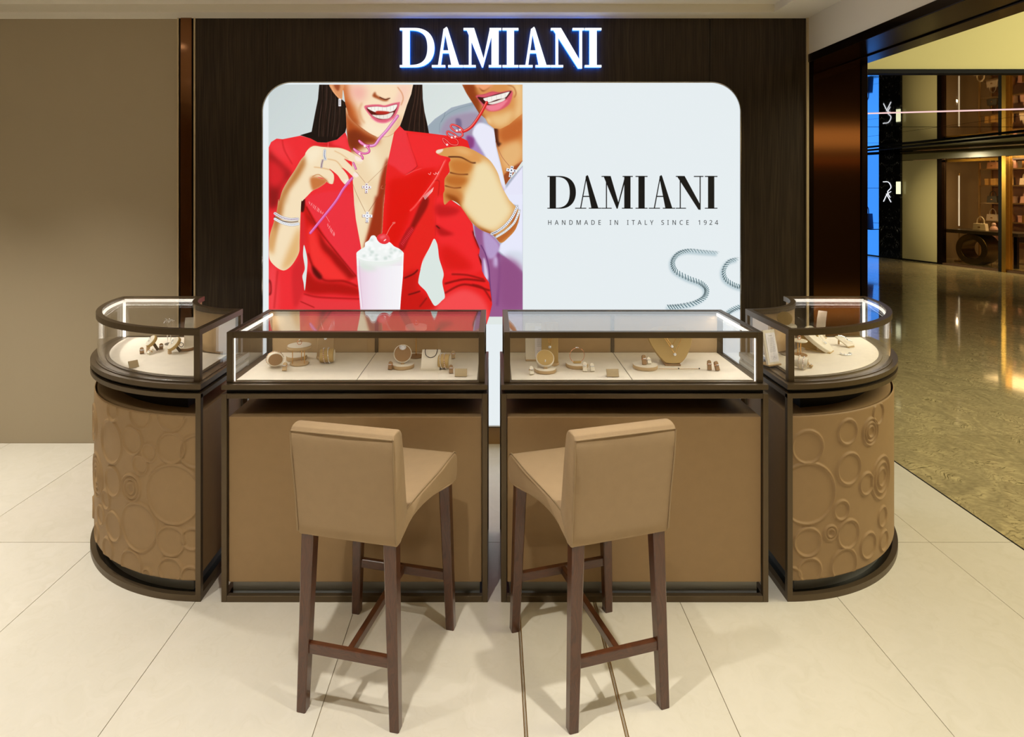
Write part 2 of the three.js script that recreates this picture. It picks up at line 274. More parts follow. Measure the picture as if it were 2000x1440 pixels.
// ---- illuminated letters on the cladding
{
  const H = 0.232, o = V(-0.559, 2.253, WALL_Z + 0.014);
  const face = glow(0xf4f8ff, 1.25), body = glow(0x2f7fff, 0.9), halo = glow(0x1a66ff, 14);
  const say = ['capital letter D, first of the glowing white wall sign', 'capital letter A of the glowing wall sign, between its D and M', 'capital letter M in the glowing white wall sign', 'capital letter I of the glowing wall sign, right after its M',
    'capital letter A of the glowing wall sign, just before its N', 'capital letter N in the glowing white wall sign', 'capital letter I, last of the glowing white wall sign'];
  WORD.forEach((ch, i) => {
    const t = thing('sign_letter', say[i], 'sign letter', [o.x + SIGN.x[i] * H, o.y, o.z], 0, 'glowing letters of the wall sign');
    const geo = (d, grow, z) => merge(GLYPH[ch](SIGN.w[i], SIGN.k).map(({ o, hole }) => {
      const s = new THREE.Shape(o.map(([x, y]) => new THREE.Vector2(x * H, y * H)));
      if (hole) s.holes.push(new THREE.Path(hole.map(([x, y]) => new THREE.Vector2(x * H, y * H))));
      const g = new THREE.ExtrudeGeometry(s, { depth: d, bevelEnabled: true, bevelSize: grow, bevelThickness: 0.002, bevelSegments: 1, curveSegments: 12 }); g.translate(0, 0, z + 0.002); return g;
    }));
    part(t, 'letter_face', geo(0.006, 0.0006, 0.032), face, 'white glowing face');
    part(t, 'letter_body', geo(0.008, 0.0002, 0.022), body, 'pale blue edge');
    part(t, 'back_light', geo(0.002, -0.001, 0.018), halo, 'blue light plate facing the wall');
    for (const x of [0.3, 0.7]) part(t, 'stand_off', new THREE.CylinderGeometry(0.002, 0.002, 0.03, 8).rotateX(Math.PI / 2).translate(SIGN.w[i] * H * (WORD[i] === 'I' ? 0.5 : x), H * (WORD[i] === 'I' ? x : 0.025), 0.015), M.chrome);
  });
  areaLight(0x9dc2ff, 0.35, 1.2, 0.23, V(0.04, 2.37, WALL_Z + 0.06), V(0.04, 2.37, 3), 'sign_letter_light');
}

// ================================================================ the light box and its print
function printCanvas() {
  const K = 2.18, X0 = 512, Y0 = 160, cv = document.createElement('canvas'); cv.width = 2040; cv.height = 1470;
  const c = cv.getContext('2d'); c.setTransform(K, 0, 0, K, -X0 * K, -Y0 * K);
  // four sheets of drawing coordinates, six units to one
  const A = (p) => [520 + p[0] / 6, 160 + p[1] / 6], B = (p) => [780 + p[0] / 6, 160 + p[1] / 6], C = (p) => [520 + p[0] / 6, 380 + p[1] / 6], D = (p) => [780 + p[0] / 6, 380 + p[1] / 6];
  const P = (f, ...n) => { const r = []; for (let i = 0; i < n.length; i += 2) r.push(f([n[i], n[i + 1]])); return r; };
  const path = (pts, round = true, closed = true) => {
    c.beginPath();
    if (!round) { pts.forEach(([x, y], i) => (i ? c.lineTo(x, y) : c.moveTo(x, y))); if (closed) c.closePath(); return; }
    const n = pts.length, q = (i) => pts[closed ? (i + n) % n : Math.max(0, Math.min(n - 1, i))];
    c.moveTo(...q(0));
    for (let i = 0; i < (closed ? n : n - 1); i++) { const a = q(i - 1), b = q(i), d = q(i + 1), e = q(i + 2), t = 0.16; c.bezierCurveTo(b[0] + (d[0] - a[0]) * t, b[1] + (d[1] - a[1]) * t, d[0] - (e[0] - b[0]) * t, d[1] - (e[1] - b[1]) * t, d[0], d[1]); }
    if (closed) c.closePath();
  };
  const fill = (pts, col, round = true, blur = 0) => { c.save(); if (blur) c.filter = `blur(${blur * K}px)`; path(pts, round); c.fillStyle = col; c.fill(); c.restore(); };
  const line = (pts, col, w, blur = 0) => { c.save(); if (blur) c.filter = `blur(${blur * K}px)`; path(pts, true, false); c.strokeStyle = col; c.lineWidth = w; c.lineCap = c.lineJoin = 'round'; c.stroke(); c.restore(); };
  const within = (pts, round, draw) => { c.save(); path(pts, round); c.clip(); draw(); c.restore(); };
  const grad = (x0, y0, x1, y1, ...st) => { const g = c.createLinearGradient(x0, y0, x1, y1); st.forEach(([t, col]) => g.addColorStop(t, col)); return g; };
  // paper
  c.fillStyle = '#e5edf0'; c.fillRect(500, 150, 1000, 700);
  c.save(); c.beginPath(); c.rect(524, 165, 497.5, 470); c.clip();
  c.fillStyle = grad(524, 165, 800, 400, [0, '#c9d3d3'], [1, '#dee6e3']); c.fillRect(524, 165, 498, 470);
  // --- man: shirt and sweater behind
  const shirt = [...P(B, 330, 520, 420, 430, 540, 350, 610, 300, 860, 235, 960, 300, 1120, 560, 1130, 700, 1240, 1210, 1450, 980, 1450, 1440), ...P(D, 1450, 1440, 1000, 1440, 850, 350), ...P(B, 700, 1300, 340, 640)];
  fill(shirt, '#a9aec0', false);
  within(shirt, false, () => {
    fill(P(B, 320, 540, 420, 430, 540, 350, 700, 270, 900, 230, 820, 330, 620, 400, 500, 560, 440, 640), '#9ba9b4', true, 3);
    fill(P(B, 480, 600, 560, 440, 700, 380, 900, 360, 980, 440, 880, 620, 780, 700, 620, 640), '#a293ab', true, 3);
    fill(P(B, 660, 440, 720, 440, 730, 540, 690, 580), '#75688a', true, 1.5);
    line(P(B, 470, 600, 480, 480, 560, 380, 700, 310, 880, 260), '#8696a3', 1);
    line(P(B, 540, 350, 520, 420, 490, 470), '#7c8c99', 1);
    fill(P(B, 860, 620, 940, 480, 1110, 560, 1140, 760, 1250, 1230, 1180, 1240, 1000, 860), '#e9e9f8', true, 1.5);
    fill(P(B, 780, 640, 860, 640, 920, 740, 1000, 880, 1120, 1100, 1240, 1290, 1180, 1300, 860, 800), '#a884bd', true, 2.5);
    fill(P(B, 790, 640, 870, 660, 870, 760, 810, 780), '#8a3d7e', true, 2);
    fill(P(B, 1230, 1280, 1450, 990, 1450, 1440, 1250, 1440), '#e6e6f9', false, 1);
    fill(P(D, 880, 360, 980, 400, 1100, 500, 1180, 600, 1160, 680, 1450, 930, 1450, 1440, 1040, 1440, 960, 900), '#96598d', true, 1);
    fill(P(D, 1240, 0, 1450, 0, 1450, 900, 1160, 660, 1180, 600, 1400, 330, 1400, 160), '#e7e9fb', false, 1);
    fill(P(D, 1250, 690, 1450, 690, 1450, 900), '#d6dcea', true, 4);
    fill(P(D, 985, 430, 1060, 470, 1170, 590, 1150, 700, 1060, 760, 1000, 640), '#b79ccb', true, 2);
    fill(P(D, 985, 760, 1010, 780, 1045, 960, 1030, 1010, 1000, 960), '#d9cdea', true, 1.5);
    fill(P(D, 1110, 730, 1170, 760, 1160, 850, 1110, 840), '#c9b4dc', true, 3);
    line(P(D, 960, 600, 1010, 700, 1050, 860, 1060, 1010, 1080, 1240), '#5b2a66', 1.6, 0.6);
    line(P(D, 1160, 700, 1180, 900, 1150, 1300), '#7a3f79', 4, 2);
    fill(P(D, 1180, 800, 1300, 760, 1440, 900, 1440, 1300, 1200, 1300), '#8f4f83', true, 6);
  });
  // man: neck and face
  const mneck = P(B, 1110, 540, 1445, 360, 1445, 930, 1245, 1210, 1200, 1000, 1140, 760);
  fill(mneck, '#d88b4a', false);
  within(mneck, false, () => {
    fill(P(B, 1110, 540, 1160, 560, 1170, 700, 1200, 720, 1150, 760, 1110, 640), '#4a1d10', true, 1.5);
    fill(P(B, 1180, 560, 1445, 420, 1445, 620, 1300, 700, 1200, 700), '#c0642a', true, 5);
    fill(P(B, 1180, 800, 1400, 700, 1445, 880, 1260, 1040), '#e5b376', true, 5);
    fill(P(B, 1230, 1090, 1445, 930, 1445, 1000, 1250, 1215), '#9c4a22', true, 1.2);
  });
  const mface = P(B, 735, 20, 790, 130, 860, 240, 940, 370, 1010, 430, 1040, 490, 1110, 545, 1190, 552, 1290, 500, 1360, 440, 1445, 370, 1445, 20);
  fill(mface, '#d8924f', false);
  within(mface, false, () => {
    fill(P(B, 735, 20, 900, 20, 900, 100, 950, 200, 960, 360, 1040, 480, 900, 400, 780, 150), '#8f3a10', true, 4);
    fill(P(B, 1300, 20, 1445, 20, 1445, 360, 1340, 440, 1380, 200), '#efc98e', true, 6);
    fill(P(B, 1060, 400, 1200, 370, 1330, 330, 1300, 470, 1180, 530, 1090, 490), '#eac083', true, 5);
    fill(P(B, 1010, 420, 1060, 430, 1080, 500, 1030, 470), '#f2cf96', true, 3);
    fill(P(B, 890, 25, 1090, 20, 1060, 70, 980, 95, 920, 70), '#f0a070', true, 2);
    fill(P(B, 930, 60, 990, 100, 1060, 60, 1090, 35, 1040, 80, 980, 110), '#7a2c12', true, 1.2);
    line(P(B, 1270, 30, 1340, 60, 1370, 130, 1350, 180), '#a85a26', 1.6, 1);
    fill(P(B, 900, 160, 1000, 140, 1090, 110, 1180, 120, 1310, 100, 1330, 140, 1290, 260, 1180, 330, 1070, 345, 1000, 310, 920, 200), '#d9566a', true, 1);
    fill(P(B, 920, 175, 1010, 180, 1150, 140, 1300, 105, 1305, 130, 1230, 215, 1100, 262, 1010, 270, 950, 220), '#3a0d0c', true, 0.6);
    fill(P(B, 985, 195, 1030, 180, 1150, 150, 1280, 115, 1290, 125, 1240, 185, 1150, 205, 1050, 240, 1010, 225), '#f5f1ea', true, 0.4);
    [1030, 1082, 1140, 1192, 1240].forEach((x, i) => line(P(B, x, 185 - i * 13, x + 4, 232 - i * 13), '#b6aba1', 0.45));
    fill(P(B, 1040, 250, 1130, 225, 1240, 190, 1220, 225, 1100, 262), '#ece3da', true, 0.4);
    fill(P(B, 1010, 275, 1120, 270, 1250, 215, 1270, 220, 1180, 315, 1070, 335), '#ee7f92', true, 1);
    line(P(B, 915, 160, 1000, 145, 1090, 118, 1180, 125, 1300, 105), '#c24756', 1);
  });
  line(P(B, 735, 20, 790, 130, 860, 240, 940, 370), '#8c3c18', 0.8, 0.4);
  line(P(B, 1130, 700, 1200, 870, 1290, 985), '#b06a4c', 0.9); line(P(B, 1370, 985, 1445, 930), '#b06a4c', 0.9);
  const cross = (x, y, s, rot, dark) => {
    c.save(); c.translate(x, y); c.rotate(rot); c.scale(s, s);
    c.fillStyle = '#6d3328'; c.fillRect(-2.4, -9.4, 5, 19.6); c.fillRect(-9, -4.6, 18.4, 5.2);
    c.fillStyle = '#f3f4fa'; c.fillRect(-2.1, -10, 5, 19.4); c.fillRect(-8.4, -5, 18, 5.2);
    c.fillStyle = dark; for (const [u, v] of [[0.5, -7.6], [0.5, -2.6], [0.5, 2.4], [0.5, 7], [-5, -2.5], [6, -2.5]]) c.fillRect(u - 1, v - 1.1, 2, 2.2);
    c.restore();
  };
  cross(...B([1310, 1055]), 1.15, 0.18, '#2b3150');
  // --- woman: hair, neck, chest
  const hairL = P(A, 620, 20, 605, 200, 565, 400, 530, 585, 395, 625, 520, 665, 600, 708, 700, 712, 830, 675, 925, 590, 965, 430, 935, 250, 860, 180, 740, 20);
  fill(hairL, '#130706', false);
  within(hairL, false, () => { for (let i = 0; i < 26; i++) { const x = 640 + i * 11 + 8 * noise(i, 1), l = noise(i * 3.1, 5); line(P(A, x, 20, x - 6 + 10 * l, 220, x - 22 - 20 * l, 420, x - 44, 640), i % 5 === 1 ? '#6d5044' : i % 3 ? '#24120d' : '#070302', i % 5 === 1 ? 0.7 : 1.6, 0.3); } });
  const hairR = P(B, 165, 20, 270, 20, 275, 200, 295, 350, 325, 480, 348, 605, 60, 590, -30, 560, 0, 440, 80, 280, 135, 150);
  fill(hairR, '#140807', false);
  within(hairR, false, () => { for (let i = 0; i < 18; i++) { const x = 150 + i * 9; line(P(B, x + 40, 20, x + 20, 220, x - 30 + i * 4, 420, x - 60 + i * 7, 600), i % 4 === 1 ? '#5a3a2c' : '#210e0a', 0.9, 0.3); } });
  const chest = [...P(A, 930, 300, 1560, 480, 1540, 560, 1420, 960, 1385, 1440), ...P(C, 1385, 0, 1360, 450, 1290, 700, 1110, 700, 1050, 300), ...P(A, 1000, 1100, 1005, 940, 960, 740, 940, 560)];
  fill(chest, '#efd6ae', false);
  within(chest, false, () => {
    fill(P(A, 900, 300, 1000, 430, 1150, 560, 1290, 645, 1330, 700, 1180, 760, 1000, 820, 940, 760, 920, 500), '#b04d1c', true, 5);
    fill(P(A, 930, 620, 1040, 560, 1180, 640, 1300, 690, 1180, 720, 1000, 800), '#7e2c0d', true, 4);
    fill(P(A, 1150, 760, 1250, 800, 1330, 960, 1300, 1150, 1200, 1000), '#f7e6c4', true, 8);
    fill([...P(A, 1430, 900, 1390, 1440), ...P(C, 1385, 0, 1360, 460, 1300, 620, 1150, 640, 1200, 400, 1250, 200, 1280, 20), ...P(A, 1300, 1340, 1350, 1080)], '#9c2f12', true, 2.5);
    fill(P(C, 1060, 100, 1140, 100, 1200, 240, 1130, 560, 1100, 590, 1050, 300), '#f3dfba', true, 4);
  });
  // face
  const face = [...P(A, 880, 20, 905, 110, 925, 250, 960, 380, 1010, 450, 1110, 535, 1210, 605, 1300, 650, 1420, 640, 1500, 600, 1560, 535), ...P(B, 40, 430, 90, 270, 140, 140, 163, 20)];
  fill(face, '#f8e0bd', false);
  within(face, false, () => {
    fill(P(A, 860, 20, 960, 20, 1000, 200, 1060, 330, 1100, 500, 1000, 470, 900, 300), '#c8682f', true, 6);
    fill(P(A, 880, 200, 960, 260, 1010, 400, 1120, 520, 1000, 470, 930, 330), '#a84716', true, 4);
    fill(P(A, 980, 40, 1140, 40, 1180, 150, 1100, 240, 1010, 190), '#f2b3a4', true, 8);
    fill([...P(A, 1540, 20), ...P(B, 150, 20, 110, 160, 40, 300, -60, 260, -40, 60)], '#f7cdb8', true, 7);
    fill(P(A, 1140, 420, 1330, 520, 1480, 480, 1420, 620, 1290, 630, 1180, 560), '#fae8c9', true, 6);
    fill(P(A, 1480, 540, 1560, 400, 1600, 470, 1500, 610, 1400, 640), '#e9b98a', true, 5);
    // nose
    fill(P(A, 1260, 150, 1330, 60, 1480, 30, 1550, 90, 1500, 180, 1420, 215, 1330, 200), '#f9dfbc', true, 4);
    fill(P(A, 1245, 165, 1275, 115, 1290, 150, 1340, 180, 1400, 200, 1440, 185, 1420, 220, 1370, 222, 1300, 195), '#a04a22', true, 1.5);
    line(P(A, 1330, 178, 1395, 205, 1450, 190), '#3c120a', 1.4, 0.4);
    line([...P(A, 1540, 60, 1590, 130), ...P(B, 45, 200, 20, 270)], '#c9743f', 1.2, 0.8);
    line(P(A, 1120, 250, 1090, 330, 1110, 420, 1150, 480), '#d89b6a', 2.4, 2);
    // mouth
    fill([...P(A, 1148, 292, 1215, 268, 1320, 264, 1390, 274, 1480, 250, 1560, 236), ...P(B, 8, 236), ...P(A, 1545, 330, 1490, 430, 1400, 480, 1300, 470, 1220, 400)], '#e0607a', true, 0.7);
    fill([...P(A, 1180, 300, 1290, 288, 1400, 296, 1530, 262, 1510, 350, 1460, 415, 1370, 440, 1290, 425, 1215, 365)], '#5a100c', true, 0.5);
    fill(P(A, 1185, 300, 1290, 288, 1400, 294, 1530, 264, 1505, 330, 1440, 355, 1380, 368, 1300, 360, 1240, 340), '#f7f3ea', true, 0.4);
    fill(P(A, 1240, 385, 1300, 388, 1390, 382, 1490, 355, 1450, 420, 1370, 436, 1290, 420), '#efe6dc', true, 0.5);
    [1230, 1270, 1312, 1360, 1410, 1455, 1492].forEach((x, i) => line(P(A, x, 294 - Math.max(0, i - 4) * 6, x + 2, 345 - Math.abs(i - 3) * 6), '#b5a89c', 0.4));
    [1290, 1330, 1375, 1420].forEach((x) => line(P(A, x, 388, x, 425), '#b5a89c', 0.4));
    fill(P(A, 1300, 340, 1440, 350, 1400, 378, 1290, 372), '#b8281f', true, 0.8);
    line(P(A, 1225, 420, 1300, 468, 1400, 476, 1480, 430), '#f3a0ae', 1.6, 0.8);
  });
  line(P(A, 960, 380, 1010, 450, 1110, 535, 1210, 605, 1290, 645), '#a5481c', 0.9, 0.5); line(P(A, 1290, 648, 1420, 640, 1500, 600), '#c98a58', 0.7, 0.4);
  // ear and earring
  fill(P(A, 742, 20, 900, 20, 895, 110, 885, 205, 850, 195, 800, 140, 765, 90), '#dd9562', true);
  fill(P(A, 790, 30, 860, 30, 850, 100, 820, 90), '#9c4a28', true, 1.5); line(P(A, 760, 40, 800, 130, 860, 190), '#f0b98c', 1, 0.4);
  c.fillStyle = '#f1eff2'; c.fillRect(...A([845, 195]), 5.2, 15); c.fillStyle = '#6b6470'; for (let i = 0; i < 4; i++) c.fillRect(...A([852, 212 + i * 17]), 2.6, 1.2);
  // --- red jacket
  const RED = '#ee2a32';
  const jacketL = [...P(A, 26, 1440, 26, 770, 55, 705, 120, 665, 190, 672, 400, 630, 520, 664, 600, 708, 700, 712, 830, 676, 925, 592, 945, 640, 965, 740, 1000, 830, 1010, 1100, 1030, 1440), ...P(C, 1050, 300, 1105, 600, 1120, 700, 1120, 1540, 24, 1540)];
  fill(jacketL, RED, false);
  within(jacketL, false, () => {
    fill(P(A, 20, 830, 90, 860, 200, 980, 290, 1090, 180, 1220, 140, 1440, 20, 1440), '#8f0d12', true, 5);
    fill(P(A, 20, 920, 120, 940, 230, 1070, 160, 1230, 20, 1200), '#d81f28', true, 6);
    fill(P(A, 30, 720, 130, 680, 230, 720, 330, 900, 180, 900, 60, 800), '#f0363e', true, 6);
    line(P(A, 185, 672, 210, 800, 300, 960), '#c4121a', 1.6, 1.2);
    fill(P(A, 480, 700, 620, 715, 830, 690, 920, 610, 960, 760, 800, 770, 600, 740), '#c8151c', true, 4);
    fill(P(A, 760, 720, 930, 620, 960, 720, 1000, 830, 860, 770), '#f4353f', true, 3);
    line(P(A, 725, 715, 722, 765), '#ff6a70', 1, 0.4);
    fill(P(C, 400, 60, 460, 60, 560, 300, 640, 470, 720, 700, 840, 820, 980, 1030, 700, 980, 560, 860, 480, 600, 440, 300), '#d3100f', true, 4);
    fill(P(C, 450, 60, 470, 220, 560, 330, 680, 560, 800, 680, 1050, 960, 860, 960, 760, 760, 640, 620, 600, 420, 470, 260), '#9c0a0a', true, 3);
    fill(P(C, 470, 40, 1030, 0, 1100, 600, 1060, 960, 800, 640, 600, 330), '#ec2f3c', true, 1);
    fill(P(C, 480, 420, 560, 400, 640, 640, 780, 800, 960, 1010, 700, 1000, 530, 800), '#f3312f', true, 4);
    line(P(C, 470, 150, 620, 420, 820, 680, 1050, 960), '#8f0709', 2.2, 1);
    line(P(C, 490, 700, 560, 880, 680, 1010, 900, 1020, 1060, 1080), '#8e0608', 3, 1.4);
    fill(P(C, 470, 900, 600, 1010, 860, 1040, 1070, 1100, 1090, 1190, 800, 1170, 460, 1150), '#b20c0b', true, 4);
    fill(P(C, 540, 840, 650, 960, 620, 1000, 550, 930), '#5a0405', true, 2);
    fill(P(C, 400, 1240, 440, 1180, 600, 1230, 1090, 1260, 1110, 1400, 380, 1400), '#e8353c', true, 4);
    line(P(C, 440, 1170, 620, 1210, 1090, 1230), '#9a0b0e', 2, 1.2); line(P(C, 400, 1260, 560, 1330), '#8f0709', 1.4, 0.8);
    fill(P(C, 20, 880, 120, 900, 130, 1400, 20, 1400), '#f24148', true, 5); line(P(C, 130, 900, 90, 1340), '#bb1219', 2, 1.6);
    fill(P(C, 400, 240, 440, 300, 450, 800, 430, 960, 450, 1100, 330, 1330, 300, 900, 390, 700), '#d5222a', true, 3);
    fill(P(C, 20, 1010, 55, 1030, 60, 1160, 25, 1180), '#8d1218', true, 1); fill(P(C, 25, 1040, 45, 1060, 48, 1140, 25, 1160), '#d12a32', true, 0.8);
    fill(P(C, 400, 80, 450, 60, 440, 190, 405, 200), '#3a0506', true, 1);
    // sequins along the lapel
    for (const [x0, y0, x1, y1, n] of [[500, 90, 680, 230, 12], [720, 350, 810, 490, 9]]) for (let i = 0; i < n; i++) { const t = i / n, x = x0 + (x1 - x0) * t, y = y0 + (y1 - y0) * t; line(P(C, x + 14 * noise(i, 3), y - 10, x - 8, y + 34 * (0.4 + 0.6 * Math.sin(t * 3.1)) - 6), i % 3 ? '#ffe3e0' : '#ff8f92', 0.7); }
    line(P(C, 690, 240, 740, 325), '#ffd4d2', 0.5);
  });
  fill(P(C, 440, 595, 470, 700, 482, 800, 470, 960, 450, 1130, 435, 1040, 422, 960, 450, 870, 430, 720), '#dfe8e4', true);
  const jacketR = [...P(A, 1500, 590, 1560, 520), ...P(B, 0, 510, 60, 570, 345, 602, 550, 628, 700, 640, 800, 690, 830, 780, 700, 900, 560, 1100, 540, 1440), ...P(D, 600, 60, 730, 150, 860, 350, 880, 480, 945, 640, 935, 720, 965, 780, 970, 900, 1000, 960, 1055, 1040, 1090, 1290, 1060, 1420, 1020, 1540, 0, 1540, -130, 700), ...P(C, 1300, 620, 1360, 450, 1385, 0), ...P(A, 1385, 1440, 1400, 1120, 1420, 960)];
  fill(jacketR, '#e91d1f', false);
  within(jacketR, false, () => {
    fill([...P(A, 1500, 590, 1560, 520), ...P(B, 0, 520, 90, 600, 200, 960, 190, 1010, 80, 1090, -60, 1000, -140, 920)], '#ee333c', true, 2);
    line(P(B, 90, 600, 150, 800, 205, 960, 195, 1005, 75, 1095), '#9e0c12', 1, 0.5); line(P(B, 75, 1095, 160, 1050, 260, 1015), '#ff7a76', 1, 0.5);
    fill(P(B, 100, 620, 340, 620, 560, 650, 560, 900, 440, 1050, 280, 1010, 210, 960), '#f0272c', true, 3);
    fill([...P(B, -100, 1150, 60, 1120, 300, 1040, 430, 1040, 300, 1300, 200, 1440), ...P(D, 150, 150, 60, 400, -60, 620, -160, 500, -130, 0)], '#de0b06', true, 5);
    fill([...P(B, 440, 1050, 540, 1000, 520, 1440), ...P(D, 430, 40, 420, 460, 300, 740, 60, 980, 40, 700, 200, 400, 330, 60)], '#e6211c', true, 4);
    fill(P(D, 270, 60, 340, 40, 320, 160, 130, 480, 50, 650, 0, 610, 110, 420), '#8c0a08', true, 2);
    fill(P(D, 0, 590, 100, 400, 170, 400, 90, 560, 40, 640), '#b8101a', true, 0.8);
    for (let i = 0; i < 12; i++) line(P(D, 20 + i * 11, 575 - i * 16, 44 + i * 11, 600 - i * 16), '#ef5560', 0.6);
    line([...P(B, 540, 920, 420, 1150, 200, 1440), ...P(D, 130, 190)], '#f64a46', 3.4, 0.5); line(P(B, 530, 930, 410, 1155, 230, 1400), '#ff9a92', 0.7);
    for (let i = 0; i < 11; i++) { const t = i / 10; line(P(B, 400 - 115 * t, 1240 + 100 * t, 384 - 80 * t, 1290 + 90 * t), '#ffe6e2', 0.9); }
    for (const [x, y] of [[340, 1075], [400, 1075], [430, 1068]]) line(P(B, x, y, x + 20, y + 14, x + 30, y - 14), '#ffd9d4', 0.8);
    line(P(B, 420, 1160, 470, 1180, 440, 1440), '#b10a0c', 1.2, 0.7); line([...P(B, 440, 1420), ...P(D, 430, 60, 425, 480)], '#c10c0e', 1.4, 0.7);
    fill(P(D, 420, 40, 560, 60, 720, 150, 880, 380, 880, 560, 940, 700, 960, 900, 540, 920, 470, 600, 430, 450), '#f0272c', true, 3);
    fill(P(D, 440, 120, 700, 170, 640, 240, 450, 250), '#c4141a', true, 4); fill(P(D, 430, 360, 560, 430, 640, 470, 480, 480), '#b80f14', true, 3);
    line(P(D, 435, 370, 470, 400), '#3a0406', 2, 0.8);
    fill(P(D, 480, 620, 640, 640, 860, 860, 640, 900, 520, 860), '#dc1413', true, 6);
    fill(P(D, 860, 430, 930, 500, 945, 640, 900, 560), '#3a0507', true, 1.4); fill(P(D, 930, 700, 970, 760, 975, 860, 940, 760), '#4a0608', true, 1);
    for (const [a, b, d, w] of [[[540, 1050], [760, 1000], [1000, 1020], 3.2], [[620, 940], [800, 950], [990, 1000], 2.4], [[540, 1160], [760, 1060], [1060, 1130], 3], [[860, 1060], [980, 1100], [1080, 1250], 2.4]]) line(P(D, ...a, ...b, ...d), '#7c0607', w, 1.2);
    fill(P(D, 420, 1310, 560, 1190, 760, 1110, 960, 1200, 1060, 1400, 1000, 1540, 400, 1540), '#f44a4d', true, 5);
    fill(P(D, 40, 980, 210, 900, 220, 1120, 300, 1180, 420, 1330, 0, 1400), '#c9120f', true, 5);
    line(P(D, 60, 985, 160, 940, 215, 890), '#3c0405', 2, 1); line(P(D, 110, 1180, 180, 1160, 240, 1140), '#4c0506', 2, 1); line(P(D, 240, 1320, 320, 1220), '#7c0709', 2, 1);
  });
  fill(P(D, 405, 525, 440, 570, 455, 640, 470, 760, 520, 930, 505, 1040, 535, 1200, 500, 1250, 420, 1312, 360, 1230, 310, 1140, 232, 1060, 224, 1010, 250, 880, 280, 780, 350, 640), '#dbe6e1', true);
  line(P(D, 250, 880, 280, 770, 350, 640, 405, 525), '#fbefe8', 0.7);
  // --- woman's forearm and hand
  const arm = [...P(C, 40, 770, 30, 640, 40, 480, 85, 330, 120, 200, 140, 60), ...P(A, 150, 1400, 185, 1280, 250, 1160, 330, 1040, 400, 920, 450, 860, 460, 830, 500, 780, 560, 750, 640, 760, 760, 770, 860, 775, 940, 800, 1020, 840, 1100, 880, 1140, 915, 1110, 960, 1060, 955, 960, 920, 920, 905, 1000, 990, 1060, 1060, 1090, 1095, 1060, 1125, 1010, 1105, 940, 1040, 890, 1010, 960, 1110, 978, 1190, 930, 1208, 880, 1160, 830, 1090, 740, 1020, 790, 1090, 785, 1190, 730, 1190, 660, 1130, 600, 1120, 690, 1150, 700, 1180, 620, 1240, 540, 1280, 480, 1340, 420, 1400), ...P(C, 410, 80, 400, 250, 390, 560, 380, 690, 300, 830, 210, 895, 120, 860)];
  fill(arm, '#f4dfbb', true);
  within(arm, true, () => {
    fill([...P(A, 120, 1440, 185, 1280, 330, 1040, 450, 860, 460, 960, 380, 1120, 260, 1290, 230, 1440), ...P(C, 220, 0, 180, 250, 60, 620, 30, 600, 100, 200)], '#b9763a', true, 4);
    fill(P(C, 30, 620, 60, 420, 110, 420, 80, 700), '#dba667', true, 4); fill(P(C, 330, 480, 400, 400, 390, 700, 260, 860, 180, 860), '#e2b578', true, 5);
    fill(P(A, 520, 1120, 690, 1140, 700, 1190, 600, 1260, 540, 1270), '#c8763e', true, 2.5);
    line(P(A, 740, 1025, 800, 1095, 785, 1190), '#a85a2a', 1, 0.5); line(P(A, 885, 1010, 950, 1080, 978, 1190), '#b0632f', 1, 0.5); line(P(A, 915, 905, 1000, 985, 1080, 1090), '#b0632f', 1, 0.5);
    line(P(A, 560, 1000, 650, 1010, 740, 1030), '#d9a36a', 1.4, 0.8); line(P(A, 720, 905, 820, 930, 890, 1010), '#dba76e', 1.4, 0.8); line(P(A, 800, 810, 880, 850, 960, 910), '#dba76e', 1.2, 0.8); line(P(A, 540, 1110, 620, 1090, 730, 1185), '#bb6e38', 1.2, 0.6);
    fill(P(A, 470, 830, 560, 770, 660, 780, 600, 900, 500, 960), '#f8e8c8', true, 5);
    fill(P(A, 1040, 870, 1120, 890, 1125, 930, 1060, 930), '#fbe6dc', true, 1); fill(P(A, 920, 1150, 972, 1150, 968, 1200, 925, 1200), '#fbe6dc', true, 1); fill(P(A, 1030, 1060, 1085, 1085, 1060, 1118, 1020, 1100), '#fbe6dc', true, 1);
  });
  line(P(A, 500, 780, 560, 750, 860, 775, 1020, 840, 1140, 915), '#d69a5c', 0.5, 0.3);
  const beads = (pts, col, w, dots, n) => { line(pts, '#7c7a80', w + 0.8); line(pts, col, w); const cu = new THREE.CatmullRomCurve3(pts.map(([x, y]) => V(x, y, 0))); c.fillStyle = dots; for (let i = 0; i <= n; i++) { const p = cu.getPoint(i / n); c.fillRect(p.x - 0.7, p.y - 0.8, 1.4, 1.6); } };
  beads(P(A, 685, 805, 680, 860, 690, 905), '#eef0f6', 4.6, '#5d6272', 9); beads(P(A, 660, 920, 650, 960, 645, 1000), '#e6d9dc', 3.4, '#5a2a30', 7);
  beads(P(C, 100, 225, 180, 270, 280, 295, 365, 290), '#eceaf0', 5, '#6a3544', 18); line(P(C, 92, 262, 180, 310, 290, 328, 370, 318), '#4c3a40', 1.4); beads(P(C, 100, 290, 190, 335, 290, 358, 372, 348), '#f0f1f4', 5, '#9aa0a8', 16);
  // necklaces of the woman
  line([...P(A, 1060, 1060, 1160, 1185)], '#b98b66', 0.7); line(P(A, 1190, 1185, 1330, 1050, 1415, 960), '#b98b66', 0.7); cross(...A([1172, 1250]), 0.98, 0.05, '#7c2f33');
  line([...P(A, 1015, 1200), ...P(C, 1060, 0, 1160, 205)], '#a87954', 0.7); line([...P(C, 1200, 200, 1330, 0), ...P(A, 1400, 1200)], '#7e3a22', 0.7); cross(...C([1180, 270]), 1.08, 0.04, '#8c8a94');
  line(P(A, 1360, 1215, 1345, 1250, 1375, 1255), '#d98a70', 0.6);
